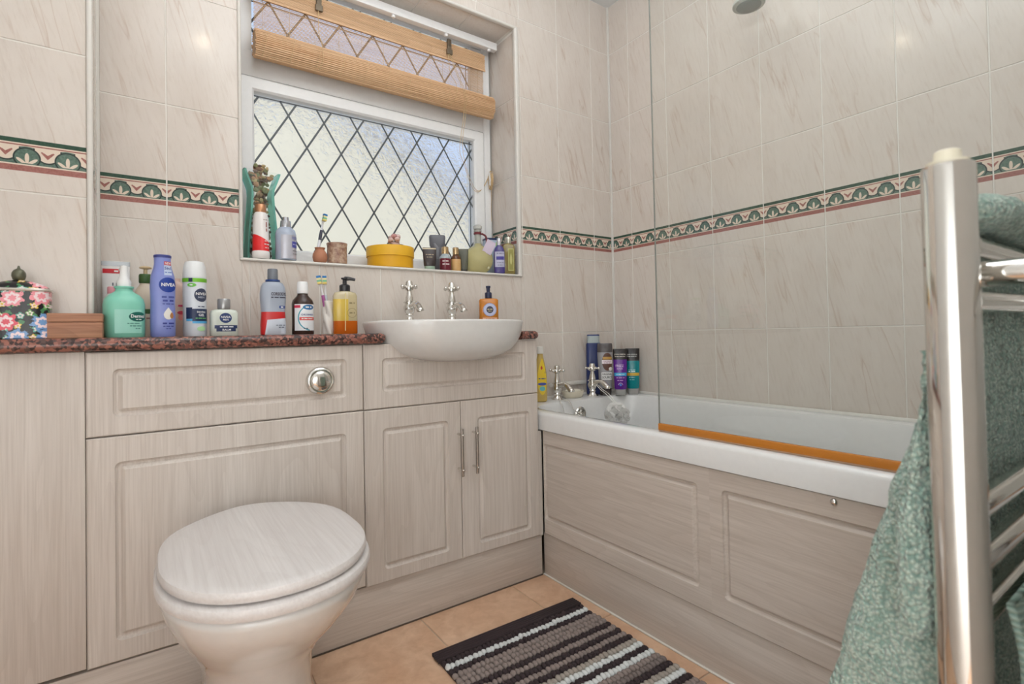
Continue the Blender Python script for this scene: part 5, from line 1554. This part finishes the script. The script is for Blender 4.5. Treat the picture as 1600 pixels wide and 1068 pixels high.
# white mesh puff hanging from the right tap into the bath
pf = thing('bath_puff', 'white mesh bath puff hanging by a cord from bath tap', 'bath puff', (-0.255, -0.250, 0.520))
nb = NB('white_net', 0.6)
nb.b.inputs['Base Color'].default_value = rgb(240, 238, 234)
nb.b.inputs['Alpha'].default_value = 0.72
bm = bmesh.new()
rnd = random.Random(21)
for i in range(70):
    ax = Vector((rnd.gauss(0, 1), rnd.gauss(0, 1), rnd.gauss(0, 1))).normalized()
    o1 = ax.orthogonal().normalized(); o2 = ax.cross(o1)
    rr_ = rnd.uniform(0.030, 0.050)
    va, vb = [], []
    ph = rnd.uniform(0, 6)
    span = rnd.uniform(1.5, 3.4)
    for k in range(15):
        a = ph + span * k / 14
        wob = 0.006 * math.sin(5 * a + ph)
        c_ = (o1 * math.cos(a) + o2 * math.sin(a))
        va.append(bm.verts.new(c_ * rr_ + ax * (wob - 0.003)))
        vb.append(bm.verts.new(c_ * (rr_ + 0.007) + ax * (wob + 0.004)))
    for k in range(14):
        bm.faces.new((va[k], va[k + 1], vb[k + 1], vb[k]))
stuff(from_bm('net_ruffles', bm, nb.mat, pf, True))
for dx_ in (0.0, 0.012):
    tube('cord', curve_pts([(0.006 + dx_, 0.02, 0.045), (0.010 + dx_ * 1.3, 0.075, 0.080), (0.012 + dx_, 0.112, 0.098), (0.014 + dx_ * 0.5, 0.150, 0.128), (0.017, 0.162, 0.146)], 5), 0.0016, flat(240, 238, 232, 0.6), pf, 6)

# ------------------------------------------------------------------ rug
rg = thing('striped_rug', 'knobbly brown, grey and white striped cotton bath mat', 'rug', (-0.990, -0.86, 0), R(-1.0))
M_R = {'d': flat(54, 42, 44, 0.95), 'w': flat(214, 216, 214, 0.95), 't': flat(140, 126, 120, 0.95), 'g': flat(160, 150, 140, 0.95), 's': flat(118, 106, 102, 0.95)}
HW, Y_T, Y_B = 0.243, 0.372, -0.45
box('woven_base', -HW, HW, Y_B, Y_T - 0.004, 0.0005, 0.006, M_R['d'], rg, 0.002)
bm = bmesh.new()
for q_ in range(5):
    b_tube(bm, [(-HW - 0.004, Y_T - 0.004 - q_ * 0.0085, 0.009), (HW + 0.004, Y_T - 0.004 - q_ * 0.0085, 0.009)], 0.0055, 8)
from_bm('hem', bm, M_R['d'], rg, True)
seq = 'dwdtttdtdtdgwdwtsdgwdttwdwdtdgtwdttdgwtd'
rnd = random.Random(9)
y_ = Y_T - 0.054
# one bobble, repeated along each row
def bobbles(mat_key, y0, n_):
    vs, fs = [], []
    for i in range(n_):
        cx = -HW + (i + 0.5) * 2 * HW / n_ + rnd.uniform(-.0012, .0012)
        cy = y0 + rnd.uniform(-.0012, .0012)
        hz = rnd.uniform(0.013, 0.0165)
        ra, rb = 0.0074 * rnd.uniform(.95, 1.1), 0.0108
        b0 = len(vs)
        for z_, k in ((0.004, 1.0), (0.009, 1.06), (hz - 0.002, 0.8), (hz, 0.35)):
            for a in range(7):
                vs.append((cx + ra * k * math.cos(2 * math.pi * a / 7), cy + rb * k * math.sin(2 * math.pi * a / 7), z_))
        for l_ in range(3):
            for a in range(7):
                fs.append((b0 + l_ * 7 + a, b0 + l_ * 7 + (a + 1) % 7, b0 + l_ * 7 + 7 + (a + 1) % 7, b0 + l_ * 7 + 7 + a))
        fs.append(tuple(b0 + 21 + a for a in range(7)))
    return stuff(link('bobble_row', mesh('bobble_row', vs, fs, True), M_R[mat_key], rg))
for k in seq:
    if y_ < Y_B:
        break
    bobbles(k, y_, 36)
    y_ -= 0.0200

# ------------------------------------------------------------------ towel radiator and towels
rx, ry = -1.253, -1.612
ra_ = thing('towel_radiator', 'chrome ladder towel radiator in the right foreground', 'towel radiator', (rx, ry, 0))
def post(x_):
    bm = bmesh.new()
    b_lathe(bm, [(0.012, 0.10), (0.0195, 0.103), (0.0200, 0.108), (0.0200, 1.006), (0.0193, 1.0085), (0.017, 1.010), (0.010, 1.0105)], 40, x_, 0)
    o = from_bm('upright_post', bm, M_CHROME, ra_, 'auto')
    lathe('end_plug', [(0.0155, 1.0103), (0.016, 1.0125), (0.0105, 1.0135), (0.0100, 1.0215), (0.008, 1.023), (0.001, 1.023)], flat(236, 228, 206, 0.4), o, 26, x_, 0)
    return o
post(0.0)
post(0.50)
for zz in (0.940, 0.888, 0.690, 0.640, 0.590, 0.400, 0.350, 0.300, 0.170):
    tube('rung', [(0.019, 0, zz), (0.481, 0, zz)], 0.011, M_CHROME, ra_, 18)
for x_ in (0.030, 0.47):
    for zz in (0.93,):
        tube('wall_bracket', [(x_ + 0.02, 0.0, 0.912), (x_ + 0.02, -0.186, 0.912)], 0.012, M_CHROME, ra_, 16)
for zz in (0.940, 0.888):
    tube('rung_collar', [(0.018, 0, zz), (0.034, 0, zz), (0.036, 0, zz)], [0.0145, 0.0145, 0.011], M_CHROME, ra_, 20)
# feet to floor pipes
tube('valve_tail', [(0, 0, 0.0), (0, 0, 0.104)], 0.008, M_CHROME, ra_, 14)
tube('valve_tail', [(0.50, 0, 0.0), (0.50, 0, 0.104)], 0.008, M_CHROME, ra_, 14)

nb = NB('sage_towelling', 0.95)
v = nb.coords()
vo = nb.node('ShaderNodeTexVoronoi')
nb.put(vo.inputs['Vector'], v)
vo.inputs['Scale'].default_value = 240
n1 = nb.noise(v, 90, 3)
c = nb.mix(nb.ramp(vo.outputs['Distance'], [(0.1, (0, 0, 0, 1)), (0.7, (1, 1, 1, 1))]), rgb(216, 228, 212), rgb(128, 158, 146))
nb.color(nb.mix(nb.m('MULTIPLY', n1, 0.4), c, rgb(168, 190, 176)))
nb.bump(nb.m('SUBTRACT', n1, vo.outputs['Distance']), 0.9, 0.006)
nb.b.inputs['Sheen Weight'].default_value = 0.3
M_TOWEL = nb.mat
from mathutils import noise as mn
def towel_body(name, parent, levels, nseg=180, nub=0.0035, sub=4):
    """levels: (z, [(x, y), ...]) closed plan outline per height, resampled and lofted, then roughened"""
    def resample(poly, n_):
        pts = curve_pts([(a, b, 0) for a, b in poly] + [(poly[0][0], poly[0][1], 0)], 8)
        L = [0]
        for a, b in zip(pts[:-1], pts[1:]):
            L.append(L[-1] + (b - a).length)
        out = []
        j = 0
        for i in range(n_):
            s = L[-1] * i / n_
            while L[j + 1] < s:
                j += 1
            u = (s - L[j]) / max(1e-9, L[j + 1] - L[j])
            out.append(pts[j] * (1 - u) + pts[j + 1] * u)
        return out
    R_ = [(z_, resample(p_, nseg)) for z_, p_ in levels]
    rows = []
    for (za, pa), (zb, pb) in zip(R_[:-1], R_[1:]):
        for k in range(sub):
            u = k / sub
            us = u * u * (3 - 2 * u) if False else u
            rows.append([Vector((a.x * (1 - us) + b.x * us, a.y * (1 - us) + b.y * us, za * (1 - u) + zb * u)) for a, b in zip(pa, pb)])
    rows.append([Vector((a.x, a.y, R_[-1][0])) for a in R_[-1][1]])
    cen = [sum(r_, Vector()) / nseg for r_ in rows]
    out = []
    for r_, c_ in zip(rows, cen):
        q_ = []
        for i, p_ in enumerate(r_):
            t2 = r_[(i + 1) % nseg] - r_[i - 1]
            n_ = Vector((t2.y, -t2.x, 0))
            n_ = n_.normalized() if n_.length > 1e-9 else Vector((1, 0, 0))
            w = mn.noise(p_ * 24) * 0.004 + abs(mn.noise(p_ * 170)) * nub * 2.2 + mn.noise(p_ * 330) * nub * 0.7
            q_.append(p_ + n_ * w)
        out.append(q_)
    bm = bmesh.new()
    b_rings(bm, out)
    o = from_bm(name, bm, M_TOWEL, parent, True)
    return o
# big towel bunched over the rungs, its near end hanging into the room (local origin at the radiator post)
tw = thing('bath_towel', 'large sage green bobbly bath towel hanging over chrome radiator', 'towel', (rx, ry, 0))
def bunch(xl, yo, yi, xr, wav=0.010):
    xl, yo = xl + 0.018, yo + 0.008
    """plan outline: left end xl, outer (room) side yo, inner side yi, right end xr"""
    return [(xl + 0.012, yi), (xl - 0.004, (yi * 2 + yo) / 3), (xl + 0.004, (yi + yo * 2) / 3 - wav), (xl + 0.004, yo - 0.014), (xl + 0.030, yo), (xl + 0.10, yo - wav), (xl + 0.17, yo + wav * .6), (xl + 0.25, yo - wav), (xr - 0.03, yo), (xr, (yo + yi) / 2), (xr - 0.03, yi), (xl + 0.25, yi), (xl + 0.16, yi + 0.004), (xl + 0.08, yi)]
towel_body('draped_cloth', tw, [(0.14, bunch(0.045, 0.175, 0.022, 0.44)), (0.30, bunch(0.040, 0.165, 0.021, 0.44)), (0.42, bunch(0.038, 0.146, 0.020, 0.44)), (0.52, bunch(0.036, 0.122, 0.019, 0.44)), (0.61, bunch(0.040, 0.096, 0.018, 0.44)), (0.70, bunch(0.044, 0.070, 0.017, 0.44)), (0.78, bunch(0.048, 0.046, 0.016, 0.44)), (0.86, bunch(0.052, 0.032, 0.015, 0.44, .003)), (0.93, bunch(0.056, 0.026, 0.0148, 0.44, .002)), (0.955, bunch(0.058, 0.024, 0.0148, 0.44, .001))], 220, 0.0028, 9)
# roll of the towel folded over the top rung
bm = bmesh.new()
n_u, n_v = 90, 26
rings = []
for i in range(n_u):
    x_ = 0.062 + 0.38 * i / (n_u - 1)
    ring = []
    for k in range(n_v):
        a = 2 * math.pi * k / n_v
        e_ = 0.55 + 0.45 * min(1, i / 6)
        p_ = Vector((x_, 0.004 + 0.030 * e_ * math.cos(a), 0.977 + 0.018 * e_ * math.sin(a)))
        p_ += Vector((0, math.cos(a), math.sin(a))) * (mn.noise(p_ * 30) * 0.006 + abs(mn.noise(p_ * 120)) * 0.005)
        ring.append(p_)
    rings.append(ring)
b_rings(bm, rings)
from_bm('folded_roll', bm, M_TOWEL, tw, True)
# shorter towel end hanging in front of it
tw2 = thing('hand_towel', 'short sage green towel end tucked between radiator and bath towel', 'towel', (rx, ry, 0))
def lobe(xl, w_, yo, yi):
    return [(xl + 0.006, yi + 0.004), (xl - 0.002, (yi + yo) / 2), (xl + 0.006, yo - 0.004), (xl + w_ * 0.35, yo), (xl + w_ * 0.7, yo - 0.003), (xl + w_, (yi + yo) / 2), (xl + w_ * 0.7, yi), (xl + w_ * 0.3, yi)]
towel_body('hanging_end', tw2, [(0.560, lobe(0.010, 0.03, 0.044, 0.032)), (0.566, lobe(0.002, 0.045, 0.050, 0.027)), (0.580, lobe(-0.003, 0.05, 0.055, 0.024)), (0.62, lobe(-0.004, 0.05, 0.056, 0.024)), (0.68, lobe(0.002, 0.05, 0.052, 0.024)), (0.74, lobe(0.012, 0.045, 0.044, 0.024)), (0.80, lobe(0.022, 0.035, 0.036, 0.024)), (0.84, lobe(0.030, 0.02, 0.033, 0.025))], 110, 0.0026, 9)
# ribbed flannel low on the radiator
nb = NB('ribbed_sage_cloth', 0.95)
sp = nb.node('ShaderNodeSeparateXYZ'); nb.put(sp.inputs[0], nb.coords())
rib = nb.m('SINE', nb.m('MULTIPLY', nb.m('ADD', nb.m('ADD', sp.outputs[2], nb.m('MULTIPLY', sp.outputs[0], 0.35)), nb.m('MULTIPLY', nb.noise(nb.coords(), 14, 2), 0.02)), 900.0))
nb.color(nb.mix(nb.m('MULTIPLY_ADD', rib, 0.4, 0.5), rgb(132, 160, 148), rgb(176, 196, 184)))
nb.bump(rib, 0.6, 0.003)
fn = thing('flannel', 'ribbed sage green flannel hanging low on the radiator rungs', 'flannel', (rx, ry, 0))
vs, fs = [], []
NU, NV = 40, 60
for side in (0, 1):
    for j in range(NV + 1):
        for i in range(NU + 1):
            u_, v_ = i / NU, j / NV
            x_ = 0.060 + 0.14 * u_ + 0.006 * math.sin(9 * v_)
            z_ = 0.602 - 0.27 * v_
            y_ = -0.016 - 0.010 * math.sin(min(1, v_ * 3) * math.pi / 2) + 0.007 * math.sin(u_ * 11 + v_ * 3) * v_ - 0.006 * side
            vs.append((x_, y_, z_))
ofs = (NU + 1) * (NV + 1)
for j in range(NV):
    for i in range(NU):
        a = j * (NU + 1) + i
        fs.append((a, a + 1, a + NU + 2, a + NU + 1))
        fs.append((ofs + a, ofs + a + NU + 1, ofs + a + NU + 2, ofs + a + 1))
def edge(idx):
    for a, b in zip(idx[:-1], idx[1:]):
        fs.append((a, b, ofs + b, ofs + a))
edge([j * (NU + 1) for j in range(NV + 1)]); edge([j * (NU + 1) + NU for j in range(NV + 1)])
edge(list(range(NU + 1))); edge([NV * (NU + 1) + i for i in range(NU + 1)])
link('cloth', mesh('cloth', vs, fs, True), nb.mat, fn)

# ------------------------------------------------------------------ recessed downlights
def downlight(label, x_, y_):
    t_ = thing('downlight', label, 'downlight', (x_, y_, CEIL), 0, 'recessed ceiling downlights')
    lathe('trim_ring', [(0.030, -0.004), (0.042, -0.006), (0.045, -0.003), (0.045, -0.0002)], M_CHROME, t_, 32)
    m_ = bpy.data.materials.new('lamp_glow')
    m_.use_nodes = True
    b_ = m_.node_tree.nodes['Principled BSDF']
    b_.inputs['Emission Color'].default_value = (1.0, 0.82, 0.6, 1)
    b_.inputs['Emission Strength'].default_value = 40.0
    lathe('lamp', [(0.028, -0.0065), (0.029, -0.004), (0.029, -0.0015)], m_, t_, 24)
    return t_
downlight('recessed chrome ceiling downlight over the floor before toilet', -1.60, -1.38)
downlight('recessed chrome ceiling downlight nearer the window wall', -1.575, -0.70)
